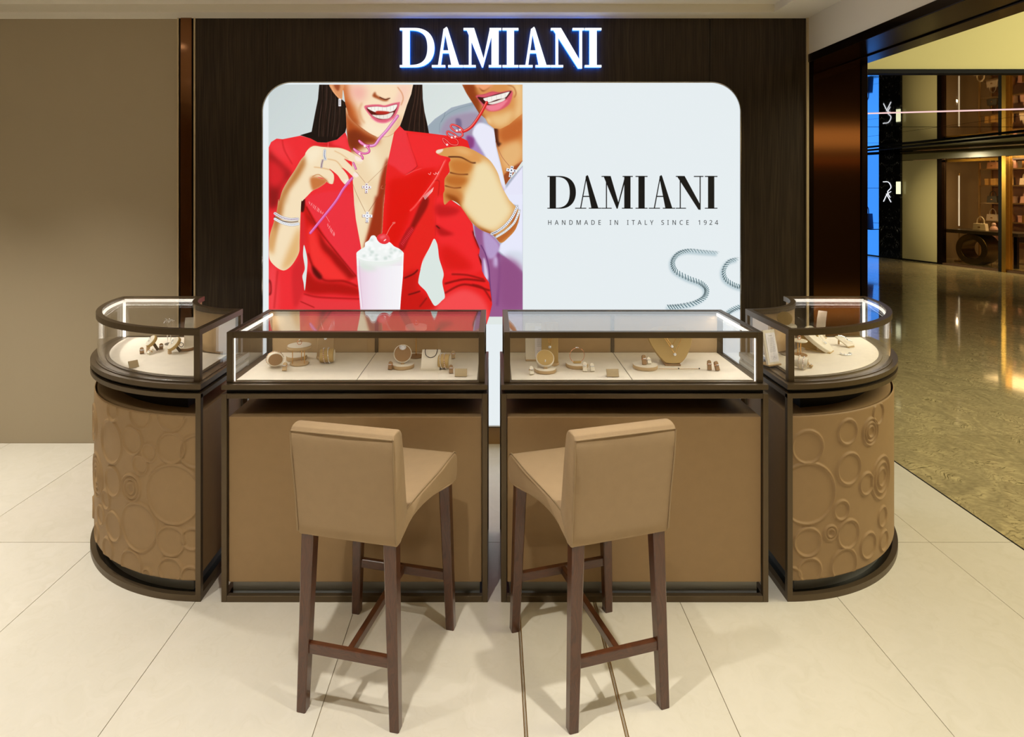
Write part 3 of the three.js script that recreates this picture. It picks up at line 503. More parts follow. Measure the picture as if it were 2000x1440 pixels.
  // --- pink straw of the woman
  const straw = (pts, w, dark, mid, lit) => { line(pts, dark, w); line(pts, mid, w * 0.72); line(pts.map(([x, y]) => [x - w * 0.14, y - w * 0.14]), lit, w * 0.22); };
  straw([...P(A, 1540, 400, 1420, 560, 1330, 660, 1270, 740, 1200, 750)], 5.6, '#b8458c', '#e27fc0', '#f7c5e6');
  straw(P(A, 1200, 750, 1150, 735, 1090, 690, 1110, 720, 1190, 770, 1205, 820, 1150, 840, 1080, 820, 1025, 785, 1060, 825, 1120, 870, 1130, 900), 4.2, '#b02a72', '#e0549a', '#fbc0e0');
  fill(P(A, 1140, 745, 1160, 740, 1168, 758, 1150, 766), '#fff4fb', true, 0.5); fill(P(A, 1080, 835, 1100, 832, 1104, 852, 1088, 856), '#fff4fb', true, 0.5);
  straw(P(A, 1020, 950, 1050, 1020), 4, '#b03a80', '#dd68aa', '#f5b5da'); straw([...P(A, 1005, 1130, 900, 1260, 800, 1420), ...P(C, 515, 455)], 5.2, '#b23f86', '#dd5fae', '#f29ad0');
  // --- man's hand
  const hand = [...P(B, 430, 830, 440, 800, 500, 785, 600, 765, 740, 755, 860, 795, 960, 850, 1040, 900, 1100, 970, 1160, 1080, 1210, 1240, 1320, 1440), ...P(D, 1240, 20, 1370, 150, 1415, 230, 1370, 400, 1280, 510, 1190, 570, 1100, 480, 960, 420, 850, 330, 760, 200, 690, 110, 600, 70), ...P(B, 530, 1440, 515, 1320, 530, 1270, 530, 1150, 560, 1095, 590, 1060, 580, 960, 600, 920, 580, 885, 480, 860)];
  fill(hand, '#d99c55', true);
  within(hand, true, () => {
    fill([...P(B, 880, 960, 1010, 920, 1100, 1000, 1180, 1160, 1300, 1440), ...P(D, 1250, 40, 1330, 200, 1150, 420, 960, 400, 800, 240, 720, 100), ...P(B, 760, 1300, 840, 1120)], '#f0dcae', true, 6);
    fill(P(B, 560, 770, 740, 765, 900, 840, 960, 930, 880, 940, 720, 870, 560, 860), '#dd9a55', true, 3);
    line(P(B, 580, 880, 720, 885, 840, 945, 890, 950), '#3a1208', 2.4, 0.8); line(P(B, 600, 1065, 700, 1085, 800, 1085), '#4a1809', 2.4, 0.8); line(P(B, 540, 1220, 640, 1245, 720, 1240), '#5a1e0c', 2.2, 0.8);
    fill(P(B, 590, 940, 700, 910, 860, 960, 800, 1070, 640, 1060), '#c87a34', true, 4); fill(P(B, 540, 1110, 680, 1095, 800, 1140, 720, 1230, 560, 1200), '#bd6c2a', true, 4); fill(P(B, 520, 1270, 640, 1250, 740, 1320, 720, 1440, 560, 1440), '#c97c3c', true, 4);
    fill([...P(D, 540, 0, 680, 40, 740, 180, 900, 360, 1080, 450, 1200, 560, 1000, 460, 800, 300, 640, 110)], '#93430f', true, 3);
    fill(P(D, 1340, 230, 1415, 230, 1370, 400, 1200, 560, 1150, 500, 1280, 400), '#b9632a', true, 3);
    fill(P(B, 430, 830, 440, 802, 480, 790, 515, 790, 500, 820, 460, 840), '#f3d9c8', true, 0.6);
    fill(P(B, 640, 790, 760, 790, 850, 850, 760, 840), '#e9b878', true, 4);
  });
  beads(P(D, 1385, 140, 1330, 260, 1240, 370, 1150, 435, 1085, 465), '#f2f3f8', 4.6, '#1f2742', 24); beads(P(D, 1410, 190, 1350, 330, 1250, 430, 1140, 500), '#eceef0', 4, '#b3ab9c', 18);
  // red straw
  straw(P(B, 1025, 240, 950, 380, 860, 510, 790, 565, 730, 585), 5.8, '#a80f12', '#e32424', '#ff8f84');
  straw(P(B, 730, 585, 740, 560, 690, 520, 620, 500, 605, 530, 660, 580, 730, 590, 740, 630, 690, 655), 3.6, '#a80f14', '#e8282c', '#ff9a94');
  straw(P(B, 690, 655, 640, 610, 570, 580, 560, 610, 600, 650, 660, 670, 690, 700, 680, 740, 610, 735, 560, 690, 515, 660, 520, 700, 560, 750), 3.4, '#a80f14', '#e4262a', '#ff9a94');
  for (const [x, y] of [[675, 568], [710, 560], [615, 650], [655, 642], [560, 735]]) fill(P(B, x - 10, y - 8, x + 10, y - 8, x + 12, y + 10, x - 8, y + 12), '#fff0ee', true, 0.5);
  // --- milkshake
  const cup = P(C, 1055, 700, 1062, 900, 1085, 1150, 1108, 1400, 1440, 1400); cup.push(...P(D, 10, 1330, 40, 1000, 50, 690)); cup.splice(4, 1);
  const glass = [...P(C, 1055, 700, 1065, 960, 1085, 1150, 1108, 1420), ...P(D, 5, 1420, 20, 1200, 42, 960, 52, 690)];
  fill(glass, '#efe6ee', false);
  within(glass, false, () => {
    c.fillStyle = grad(700, 500, 790, 500, [0, '#e9cfe0'], [0.25, '#efdfec'], [0.6, '#f2eef4'], [1, '#f7f5f8']); c.fillRect(690, 520, 110, 100);
    fill([...P(C, 1040, 760, 1200, 840, 1400, 850), ...P(D, 60, 760, 60, 640), ...P(C, 1040, 640)], '#e9f0ea', true, 4);
    fill(P(C, 1100, 790, 1200, 830, 1300, 880, 1180, 900, 1100, 860), '#dbe6dc', true, 4);
    line(P(C, 1070, 720, 1078, 960, 1118, 1330), '#ffffff', 1, 0.3); line(P(C, 1090, 780, 1100, 980, 1130, 1330), '#d9b4cc', 0.8, 0.4);
    line(P(D, 40, 700, 30, 1000, 0, 1330), '#ffffff', 1.2, 0.3);
  });
  const cream = [...P(C, 1056, 700, 1100, 650, 1150, 620, 1160, 570, 1200, 540, 1230, 490, 1270, 485, 1300, 520, 1340, 560, 1440, 560, 1500, 610, 1560, 640), ...P(D, 50, 690, 20, 730), ...P(C, 1480, 770, 1300, 785, 1130, 775)];
  fill(cream, '#f1f5f3', true);
  within(cream, true, () => { for (let i = 0; i < 60; i++) { const x = 1080 + rand() * 520, y = 500 + rand() * 260; fill(P(C, x, y, x + 26, y - 12, x + 40, y + 10, x + 12, y + 20), i % 3 ? '#fbfdfc' : '#cfdcd6', true, 1.6); } });
  line(P(C, 1058, 735, 1200, 780, 1400, 785, 1560, 760), '#ffffff', 0.8);
  fill(P(C, 1295, 520, 1310, 480, 1360, 462, 1420, 475, 1448, 520, 1440, 560, 1390, 585, 1330, 568), '#e8333a', true); fill(P(C, 1330, 500, 1380, 480, 1400, 500, 1350, 530), '#f4636a', true, 1.5); fill(P(C, 1375, 545, 1400, 525, 1405, 532, 1385, 550), '#ffe9e8', true, 0.3);
  line(P(C, 1410, 480, 1450, 400, 1495, 340), '#d9534a', 1.4); line(P(C, 1406, 478, 1446, 398, 1490, 340), '#ffb8ae', 0.5); fill(P(C, 1478, 330, 1510, 325, 1512, 342, 1490, 350), '#e86a60', true);
  c.restore();
  // --- right half: word, line, chains
  c.save(); c.translate(1069.7, 408.2); c.scale(64, -64); c.fillStyle = '#0d0e10';
  WORD.forEach((ch, i) => { for (const { o, hole } of GLYPH[ch](PRINT.w[i], PRINT.k)) { c.beginPath(); o.forEach(([x, y], k) => (k ? c.lineTo(PRINT.x[i] + x, y) : c.moveTo(PRINT.x[i] + x, y))); c.closePath(); if (hole) { hole.slice().reverse().forEach(([x, y], k) => (k ? c.lineTo(PRINT.x[i] + x, y) : c.moveTo(PRINT.x[i] + x, y))); c.closePath(); } c.fill('evenodd'); } });
  c.restore();
  c.fillStyle = '#17191c'; c.font = '12.2px sans-serif'; c.textBaseline = 'alphabetic';
  const words = [['HANDMADE', 1070, 1175], ['IN', 1191, 1209], ['ITALY', 1225, 1277], ['SINCE', 1292, 1347], ['1924', 1364, 1404]];
  for (const [w, x0, x1] of words) { const last = c.measureText(w.at(-1)).width, total = [...w].reduce((s, k) => s + c.measureText(k).width, 0), gap = (x1 - x0 - total) / (w.length - 1); let x = x0; for (const k of w) { c.fillText(k, x, 440); x += c.measureText(k).width + gap; } }
  const rope = (pts, w, tone, n) => {
    const cu = new THREE.CatmullRomCurve3(pts.map(([x, y]) => V(x, y, 0)));
    c.save(); c.filter = `blur(${2 * K}px)`; path(pts.map(([x, y]) => [x - 3, y + 3]), true, false); c.strokeStyle = '#b9cbd2'; c.lineWidth = w; c.stroke(); c.restore();
    for (let i = 0; i <= n; i++) { const t = i / n, p = cu.getPoint(t), q = cu.getTangent(t), a = Math.atan2(q.y, q.x), s = w * tone(t)[1]; c.save(); c.translate(p.x, p.y); c.rotate(a); c.globalAlpha = tone(t)[0]; c.strokeStyle = i % 2 ? '#4f6d76' : '#dfeaec'; c.lineWidth = 1.5; c.lineCap = 'round'; c.beginPath(); c.moveTo(-2.4, -s / 2); c.quadraticCurveTo(1, 0, 2.6, s / 2); c.stroke(); c.strokeStyle = '#26393f'; c.lineWidth = 0.5; c.beginPath(); c.moveTo(-3, s * 0.1); c.lineTo(0.4, s / 2); c.stroke(); c.restore(); }
  };
  rope([[1404, 494], [1375, 492], [1345, 490], [1325, 497], [1315, 512], [1320, 529], [1345, 544], [1370, 554], [1381, 566], [1378, 580], [1360, 592], [1330, 599], [1305, 601]], 8.5, (t) => [Math.min(1, 0.25 + t * 3.4), 0.5 + 0.5 * Math.min(1, t * 2.6)], 118);
  rope([[1442, 506], [1425, 512], [1415, 528], [1418, 545], [1434, 557], [1452, 563]], 8.5, (t) => [Math.min(1, 0.3 + t * 3), 0.7 + 0.3 * t], 40);
  rope([[1418, 616], [1432, 606], [1452, 598]], 8.5, () => [0.9, 0.9], 20);
  return cv;
}
{
  const x0 = -1.384, x1 = 1.4727, y0 = 0.113, y1 = 2.169, R = 0.18, z = WALL_Z + 0.014;
  const rr = (g) => { const s = new THREE.Shape(), a = x0 + g, b = x1 - g, c = y0 + g, d = y1 - g, r = R - g; s.moveTo(a + r, c); s.lineTo(b - r, c); s.absarc(b - r, c + r, r, -Math.PI / 2, 0); s.lineTo(b, d - r); s.absarc(b - r, d - r, r, 0, Math.PI / 2); s.lineTo(a + r, d); s.absarc(a + r, d - r, r, Math.PI / 2, Math.PI); s.lineTo(a, c + r); s.absarc(a + r, c + r, r, Math.PI, 1.5 * Math.PI); return s; };
  const t = thing('lightbox', 'large glowing advertising light box with rounded corners on the dark wall', 'light box');
  const ring = rr(0); ring.holes.push(rr(0.006));
  const frame = new THREE.ExtrudeGeometry(ring, { depth: 0.022, bevelEnabled: false, curveSegments: 20 }); frame.translate(0, 0, z);
  part(t, 'frame', frame, M.chrome, 'thin polished metal frame');
  const face = new THREE.ExtrudeGeometry(rr(0.0062), { depth: 0.012, bevelEnabled: false, curveSegments: 20 }); face.translate(0, 0, z);
  { const p = face.attributes.position, uv = new Float32Array(p.count * 2); for (let i = 0; i < p.count; i++) { uv[2 * i] = (p.getX(i) - x0) / (x1 - x0); uv[2 * i + 1] = (p.getY(i) - y0) / (y1 - y0); } face.setAttribute('uv', new THREE.BufferAttribute(uv, 2)); }
  const cv = printCanvas(), tex = new THREE.CanvasTexture(cv); tex.colorSpace = THREE.SRGBColorSpace; tex.wrapS = tex.wrapT = THREE.ClampToEdgeWrapping; tex.anisotropy = 8;
  part(t, 'printed_face', face, new THREE.MeshStandardMaterial({ color: 0x080808, roughness: 0.5, emissive: 0xffffff, emissiveMap: tex, emissiveIntensity: 1.0 }), 'backlit print of two smiling people with straws, a milkshake and jewellery');
  areaLight(0xeef4ff, 0.1, x1 - x0 - 0.1, y1 - y0 - 0.1, V((x0 + x1) / 2, (y0 + y1) / 2, z + 0.03), V((x0 + x1) / 2, (y0 + y1) / 2, 5), 'lightbox_light');
}

// ================================================================ display counters
const H_BODY0 = 0.067, H_BODY1 = 0.684, H_TOP0 = 0.7555, H_TOP1 = 0.773, H_RIM0 = 0.788, H_RIM1 = 0.807, H_GLASS = 0.998, TRAY = 0.814;
function strip(t, name, g, label) { return part(t, name, g, M.led, label); }
// ---- the two straight counters
function straightCounter(x0, x1, label, out) {   // out: the side that carries the light strips
  const t = thing('display_counter', label, 'display case', [(x0 + x1) / 2, 0, 0], 0, 'straight jewellery counters');
  const w = (x1 - x0) / 2, D = -0.47, b = 0.02;
  for (const sx of [-1, 1]) for (const z of [-b / 2, D + b / 2]) part(t, 'post', rbox(sx * w - sx * b, sx * w, 0, H_TOP1, z - b / 2, z + b / 2, 0.0015), M.bronze);
  for (const [y0, y1, n] of [[0, 0.023, 'bottom_rail'], [H_TOP0, H_TOP1, 'top_rail']]) {
    for (const z of [-b / 2, D + b / 2]) part(t, n, rbox(-w + b, w - b, y0, y1, z - b / 2, z + b / 2, 0.0015), M.bronze);
    for (const sx of [-1, 1]) part(t, n, rbox(sx * w - sx * b, sx * w, y0, y1, D + b, -b, 0.0015), M.bronze);
  }
  part(t, 'base_plate', box(-w + b, w - b, 0.002, 0.012, D + b, -b), M.plate, 'dark polished base plate');
  part(t, 'plinth', box(-w + 0.03, w - 0.03, 0.012, H_BODY0, D + 0.06, -0.034), M.plinth);
  const body = part(t, 'body', planar(rbox(-w + 0.022, w - 0.022, H_BODY0, H_BODY1, D + 0.024, -0.012, 0.004, 3), 'x', 'y'), M.leather, 'tan leather covered front');
  part(t, 'neck', box(-w + 0.06, w - 0.06, H_BODY1, H_TOP0 + 0.02, D + 0.024, D + 0.12), M.bronzeDark);
  part(t, 'shadow_gap', box(-w + 0.014, w - 0.014, H_TOP0 + 0.002, H_RIM0, D + 0.014, -0.014), M.bronzeDark, 'black recessed gap');
  part(t, 'counter_rim', rbox(-w, w, H_RIM0, H_RIM1, D, 0, 0.002), M.bronze);
  // glass case
  const gx = w - 0.011, z1 = -0.02, z0 = -0.45, f = 0.023, y0 = H_RIM1, y1 = H_GLASS;
  for (const sx of [-1, 1]) for (const [a, c] of [[z1 - f, z1], [z0, z0 + f]]) part(t, 'case_post', rbox(sx * gx - sx * f, sx * gx, y0, y1, a, c, 0.0015), M.bronze);
  for (const [a, c] of [[z1 - f, z1], [z0, z0 + f]]) part(t, 'case_rail', rbox(-gx + f, gx - f, y1 - f, y1, a, c, 0.0015), M.bronze);
  for (const sx of [-1, 1]) part(t, 'case_rail', rbox(sx * gx - sx * f, sx * gx, y1 - f, y1, z0 + f, z1 - f, 0.0015), M.bronze);
  part(t, 'case_sill', rbox(-gx, gx, y0, y0 + 0.004, z0, z1, 0.0015), M.bronze);
  part(t, 'front_pane', box(-gx + f, gx - f, y0 + 0.004, y1 - f, z1 - 0.012, z1 - 0.006), M.glass, 'clear front glass');
  for (const sx of [-1, 1]) part(t, 'side_pane', box(sx * (gx - 0.012), sx * (gx - 0.006), y0 + 0.004, y1 - f, z0 + f, z1 - f), M.glass, 'clear side glass');
  part(t, 'top_pane', box(-gx + f, gx - f, y1 - 0.008, y1 - 0.002, z0 + f, z1 - f), M.glass, 'clear top glass');
  for (const sx of [-1, 1]) { part(t, 'back_door', planar(rbox(sx * 0.007, sx * (gx - f), y0 + 0.004, y1 - f, z0 + 0.004, z0 + 0.016, 0.002), 'x', 'y'), M.tan, 'tan upholstered sliding door'); }
  part(t, 'mullion', rbox(-0.007, 0.007, y0 + 0.004, y1 - f, z0 + 0.004, z0 + 0.022, 0.001), M.bronze);
  for (const sx of [-1, 1]) part(t, 'tray', planar(rbox(sx * 0.0012, sx * (gx - f - 0.006), y0 + 0.004, TRAY, z0 + 0.024, z1 - 0.02, 0.003), 'x', 'z'), M.cream, 'cream fabric display pad');
  // strips of light under the top frame and in the corners
  strip(t, 'led_strip', box(-gx + f, gx - f, y1 - f - 0.003, y1 - f, z1 - f, z1 - f + 0.008), 'white light strip under the front rail');
  for (const sx of [out]) {
    strip(t, 'led_strip', box(sx * (gx - f - 0.006), sx * (gx - f), y1 - f, y1 - 0.012, z0 + f, z1 - f), 'white light strip along the side rail');
    strip(t, 'led_strip', box(sx * (gx - f - 0.0025), sx * (gx - f), y0 + 0.004, y1 - f - 0.004, z1 - f + 0.004, z1 - f + 0.008), 'upright white light strip in the front corner');
  }
  const cx = (x0 + x1) / 2;
  areaLight(0xfff9ee, CASE_FRONT, 2 * (gx - f), 0.012, V(cx, y1 - f - 0.006, z1 - f + 0.002), V(cx, 0, z1 - f - 0.06), 'led_strip_light');
  for (const sx of [out]) { const p = V(cx + sx * (gx - f - 0.012), y1 - f - 0.001, (z0 + z1) / 2), l = areaLight(0xfff9ee, CASE_SIDE, 0.38, 0.012, p, p.clone().add(V(-sx * 0.4, -1, 0)), 'led_strip_light'); }
  return shadows(t);
}

straightCounter(-1.012, -0.024, 'straight jewellery counter behind the left stool, with a two tier stand inside', -1);
straightCounter(0.026, 1.018, 'straight jewellery counter behind the right stool, with a necklace bust inside', 1);

// ---- the two curved corner counters. Plan in (x, d): quarter round outside, hollow corner inside
function plan(m, xs, cd, R, r, i, n = 40) {
  const q = (x, d) => new THREE.Vector2(m * x, d), pts = [], Ri = R - i, ri = r + i, a0 = Math.asin(i / Ri), a1 = Math.acos(i / Ri);
  for (let k = 0; k <= n; k++) { const a = a0 + (a1 - a0) * k / n; pts.push(q(-xs - Ri * Math.sin(a), cd - Ri * Math.cos(a))); }
  const b0 = Math.asin(i / ri), b1 = Math.PI / 2 - b0;
  for (let k = 0; k <= 20; k++) { const a = b1 + (b0 - b1) * k / 20; pts.push(q(-xs - ri * Math.sin(a), cd - ri * Math.cos(a))); }
  return pts;
}
const shapeOf = (pts, hole) => { const s = new THREE.Shape(pts); if (hole) s.holes.push(new THREE.Path(hole)); return s; };
// strip of the plan between two insets along the outer round or the hollow
function sector(m, xs, cd, Ra, Rb, a0, a1, n = 48) { const s = []; for (let k = 0; k <= n; k++) { const a = a0 + (a1 - a0) * k / n; s.push(new THREE.Vector2(m * (-xs - Ra * Math.sin(a)), cd - Ra * Math.cos(a))); } for (let k = n; k >= 0; k--) { const a = a0 + (a1 - a0) * k / n; s.push(new THREE.Vector2(m * (-xs - Rb * Math.sin(a)), cd - Rb * Math.cos(a))); } return new THREE.Shape(s); }
const segs = (x0, x1, d0, d1) => new THREE.Shape([new THREE.Vector2(x0, d0), new THREE.Vector2(x1, d0), new THREE.Vector2(x1, d1), new THREE.Vector2(x0, d1)]);

// raised rings on the curved fronts: [px, py, radius in px of the picture, number of rings]
const RINGS_L = [[600, 720, 186, 1], [385, 925, 150, 1], [590, 432, 95, 1], [455, 460, 55, 1], [398, 538, 60, 1], [345, 385, 86, 1], [212, 392, 132, 1], [225, 640, 90, 1], [340, 682, 84, 3], [588, 1014, 92, 1], [585, 1196, 78, 1], [722, 1000, 66, 1], [745, 455, 100, 1], [230, 922, 88, 1], [340, 1160, 88, 1], [196, 1062, 66, 1], [128, 600, 130, 4], [185, 755, 56, 1], [112, 270, 110, 2], [395, 222, 88, 1], [590, 232, 94, 1], [225, 200, 62, 1], [440, 1218, 30, 1], [712, 1232, 58, 1], [152, 850, 58, 1], [128, 962, 52, 1], [108, 800, 60, 1]];
const RINGS_R = [[440, 425, 102, 1], [440, 1020, 88, 1], [452, 1196, 76, 1], [694, 970, 88, 1], [668, 1160, 100, 1], [582, 962, 44, 2], [832, 330, 82, 3], [900, 615, 130, 3], [818, 1040, 78, 1], [806, 655, 66, 1], [914, 1010, 60, 1], [440, 715, 190, 1], [650, 820, 58, 1], [880, 215, 66, 1], [345, 1230, 50, 1], [905, 860, 60, 1], [700, 560, 96, 1], [690, 330, 76, 1]];
function quilted(m, xs, cd, R, rings, ox, oy) {
  const list = [];
  for (const [zx, zy, zr, n] of rings) {   // where each ring sits on the round: (arc length, height)
    const px = ox + zx * 0.3125, py = oy + zy * 0.3125, t = (px - 965) / 1211, k = -m * xs;            // ray x = t d meets (x - k)^2 + (d - cd)^2 = R^2
    const a = t * t + 1, b = -2 * (t * k + cd), cc = k * k + cd * cd - R * R, disc = b * b - 4 * a * cc;
    if (disc < 0) continue;
    const d = (-b - Math.sqrt(disc)) / (2 * a), x = t * d, ang = Math.atan2(-m * (x - k), cd - d), y = EYE - (py - 366) * d / 1211, rad = zr * 0.3125 * d / 1211;
    for (let j = 0; j < n; j++) list.push([ang * R, y, rad * (1 - j / (n + 0.4))]);
  }
  const nu = 430, nv = 250, a0 = 0.02, a1 = 1.52, pos = new Float32Array((nu + 1) * (nv + 1) * 3), uv = new Float32Array((nu + 1) * (nv + 1) * 2), idx = [];
  for (let j = 0; j <= nv; j++) for (let i = 0; i <= nu; i++) {
    const a = a0 + (a1 - a0) * i / nu, y = H_BODY0 + (H_BODY1 - H_BODY0) * j / nv, u = a * R;
    let h = 0;
    for (const [cu, cy, r] of list) { const e = (Math.hypot(u - cu, y - cy) - r) / 0.0046; if (Math.abs(e) < 3) h = Math.max(h, Math.exp(-e * e)); else if (e < 0 && e > -9) h = Math.max(h, 0); }
    const edge = Math.min(1, Math.min(y - H_BODY0, H_BODY1 - y) / 0.008, (i + 0.001) / 4, (nu - i + 0.001) / 4), r = R + 0.0066 * h * edge - 0.004 * (1 - Math.sqrt(Math.max(0, 1 - (1 - edge) ** 2))), o = (j * (nu + 1) + i);
    pos[3 * o] = m * (-xs - r * Math.sin(a)); pos[3 * o + 1] = y; pos[3 * o + 2] = STAND - (cd - r * Math.cos(a)); uv[2 * o] = u; uv[2 * o + 1] = y;
    if (i < nu && j < nv) { const p = o, q = o + 1, s = o + nu + 1, w = s + 1; if (m > 0) idx.push(p, s, q, q, s, w); else idx.push(p, q, s, q, w, s); }
  }
  const g = new THREE.BufferGeometry(); g.setAttribute('position', new THREE.BufferAttribute(pos, 3)); g.setAttribute('uv', new THREE.BufferAttribute(uv, 2)); g.setIndex(idx); g.computeVertexNormals(); return g;
}
function curvedCounter(m, label, rings, ox, oy) {   // m = 1 stands left, -1 right
  const t = thing('corner_counter', label, 'display case', [0, 0, 0], 0, 'curved corner counters');
  const xs = 1.09, cd = 3.06, R = 0.757, r = 0.30, b = 0.02, P = (i) => plan(m, xs, cd, R, r, i), ex = (g) => g;
  part(t, 'bottom_rail', extrudeY(shapeOf(P(0), P(b)), 0, 0.024), M.bronze);
  part(t, 'top_rail', extrudeY(shapeOf(P(0), P(b)), H_TOP0, H_TOP1), M.bronze);
  const posts = [[-xs - b / 2, cd - R + b / 2 + 0.0005], [-xs - b / 2, cd - r - b / 2], [-xs - r - b / 2, cd - b / 2], [-xs - R + b / 2 + 0.001, cd - b / 2]];
  for (const [x, d] of posts) part(t, 'post', rbox(m * x - b / 2, m * x + b / 2, 0.02, H_TOP1 - 0.002, STAND - d - b / 2, STAND - d + b / 2, 0.0015), M.bronze);
  part(t, 'base_plate', extrudeY(shapeOf(P(b)), 0.002, 0.012), M.plate, 'dark polished base plate');
  part(t, 'plinth', extrudeY(shapeOf(P(0.05)), 0.012, H_BODY0), M.plinth);
  part(t, 'body', extrudeY(shapeOf(P(0.026)), H_BODY0 + 0.001, H_BODY1 - 0.001), M.leather);
  part(t, 'quilted_front', quilted(m, xs, cd, R - 0.014, rings, ox, oy), M.leather, 'tan leather front embossed with overlapping rings');
  part(t, 'neck', extrudeY(shapeOf(P(0.1)), H_BODY1, H_TOP0 + 0.01), M.bronzeDark);
  part(t, 'shadow_gap', extrudeY(shapeOf(P(0.014)), H_TOP0 + 0.002, H_RIM0), M.bronzeDark, 'black recessed gap');
  part(t, 'counter_rim', extrudeY(shapeOf(P(0)), H_RIM0, H_RIM1), M.bronze);
  // glass case on top
  const gs = 1.105, gc = 3.043, GR = 0.715, gr = 0.315, f = 0.023, y1 = 1.006, y0 = H_RIM1, Q = (i) => plan(m, gs, gc, GR, gr, i);
  part(t, 'case_frame', extrudeY(shapeOf(Q(0), Q(f)), y1 - f, y1), M.bronze);
  part(t, 'case_sill', extrudeY(shapeOf(Q(0)), y0, y0 + 0.003), M.bronze);
  part(t, 'tray', planar(extrudeY(shapeOf(Q(0.05)), y0 + 0.003, TRAY + 0.002), 'x', 'z'), M.cream, 'cream fabric display pad');
  part(t, 'tray_rim', extrudeY(shapeOf(Q(0.036), Q(0.0505)), y0 + 0.003, TRAY + 0.0005), M.bronze);
  for (const [x, d] of [[-gs - f / 2, gc - GR + f / 2], [-gs - f / 2, gc - gr - f / 2]]) part(t, 'case_post', rbox(m * x - f / 2, m * x + f / 2, y0, y1 - f, STAND - d - f / 2, STAND - d + f / 2, 0.0015), M.bronze);
  part(t, 'curved_pane', extrudeY(sector(m, gs, gc, GR - 0.005, GR - 0.011, f / GR, Math.PI / 2 - 0.01), y0 + 0.003, y1 - f), M.glass, 'clear bent outer glass');
  part(t, 'side_pane', box(m * (-gs - 0.006), m * (-gs - 0.012), y0 + 0.003, y1 - f, STAND - (gc - GR + f), STAND - (gc - gr - f)), M.glass, 'clear side glass');
  part(t, 'back_pane', box(m * (-gs - gr - f), m * (-gs - GR + 0.012), y0 + 0.003, y1 - f, STAND - gc + 0.006, STAND - gc + 0.012), M.glass, 'clear rear glass');
  part(t, 'hollow_panel', extrudeY(sector(m, gs, gc, gr + 0.006, gr + 0.018, 0.06, Math.PI / 2 - 0.05), y0 + 0.003, y1 - f), M.tan, 'tan upholstered hollow panel');
  part(t, 'top_pane', extrudeY(shapeOf(Q(f)), y1 - 0.008, y1 - 0.002), M.glass, 'clear top glass');
  // light strips
  const bx0 = m * (-gs - gr - f), bx1 = m * (-gs - GR + f), zb = STAND - gc + f;
  strip(t, 'led_strip', box(bx0, bx1, y1 - f, y1 - 0.01, zb, zb + 0.006), 'white light strip under the rear rail');
  strip(t, 'led_strip', extrudeY(sector(m, gs, gc, GR - f, GR - f - 0.006, 0.12, Math.PI / 2 - 0.06), y1 - f, y1 - 0.012), 'white light strip along the round');
  strip(t, 'led_strip', box(bx1 - m * 0.012, bx1, y0 + 0.004, y1 - f, zb - 0.006, zb - 0.002), 'upright white light strip in the rear corner');
  const mx = (bx0 + bx1) / 2;
  areaLight(0xfff9ee, CASE_SIDE, Math.abs(bx1 - bx0), 0.012, V(mx, y1 - f - 0.002, zb + 0.01), V(mx, 0, zb + 0.5), 'led_strip_light');
  for (const a of [0.35, 0.8, 1.25]) { const rr = GR - f - 0.014, p = V(m * (-gs - rr * Math.sin(a)), y1 - f - 0.002, STAND - (gc - rr * Math.cos(a))); const q = V(m * (-gs - 0.2 * Math.sin(a)), 0.5, STAND - (gc - 0.2 * Math.cos(a))); areaLight(0xfff9ee, CASE_SIDE, 0.28, 0.012, p, q, 'led_strip_light'); }
  return shadows(t);
}
curvedCounter(1, 'curved corner counter with ring embossed front beside the taupe wall', RINGS_L, 150, 740);
curvedCounter(-1, 'curved corner counter with ring embossed front beside the marble corridor', RINGS_R, 1440, 740);

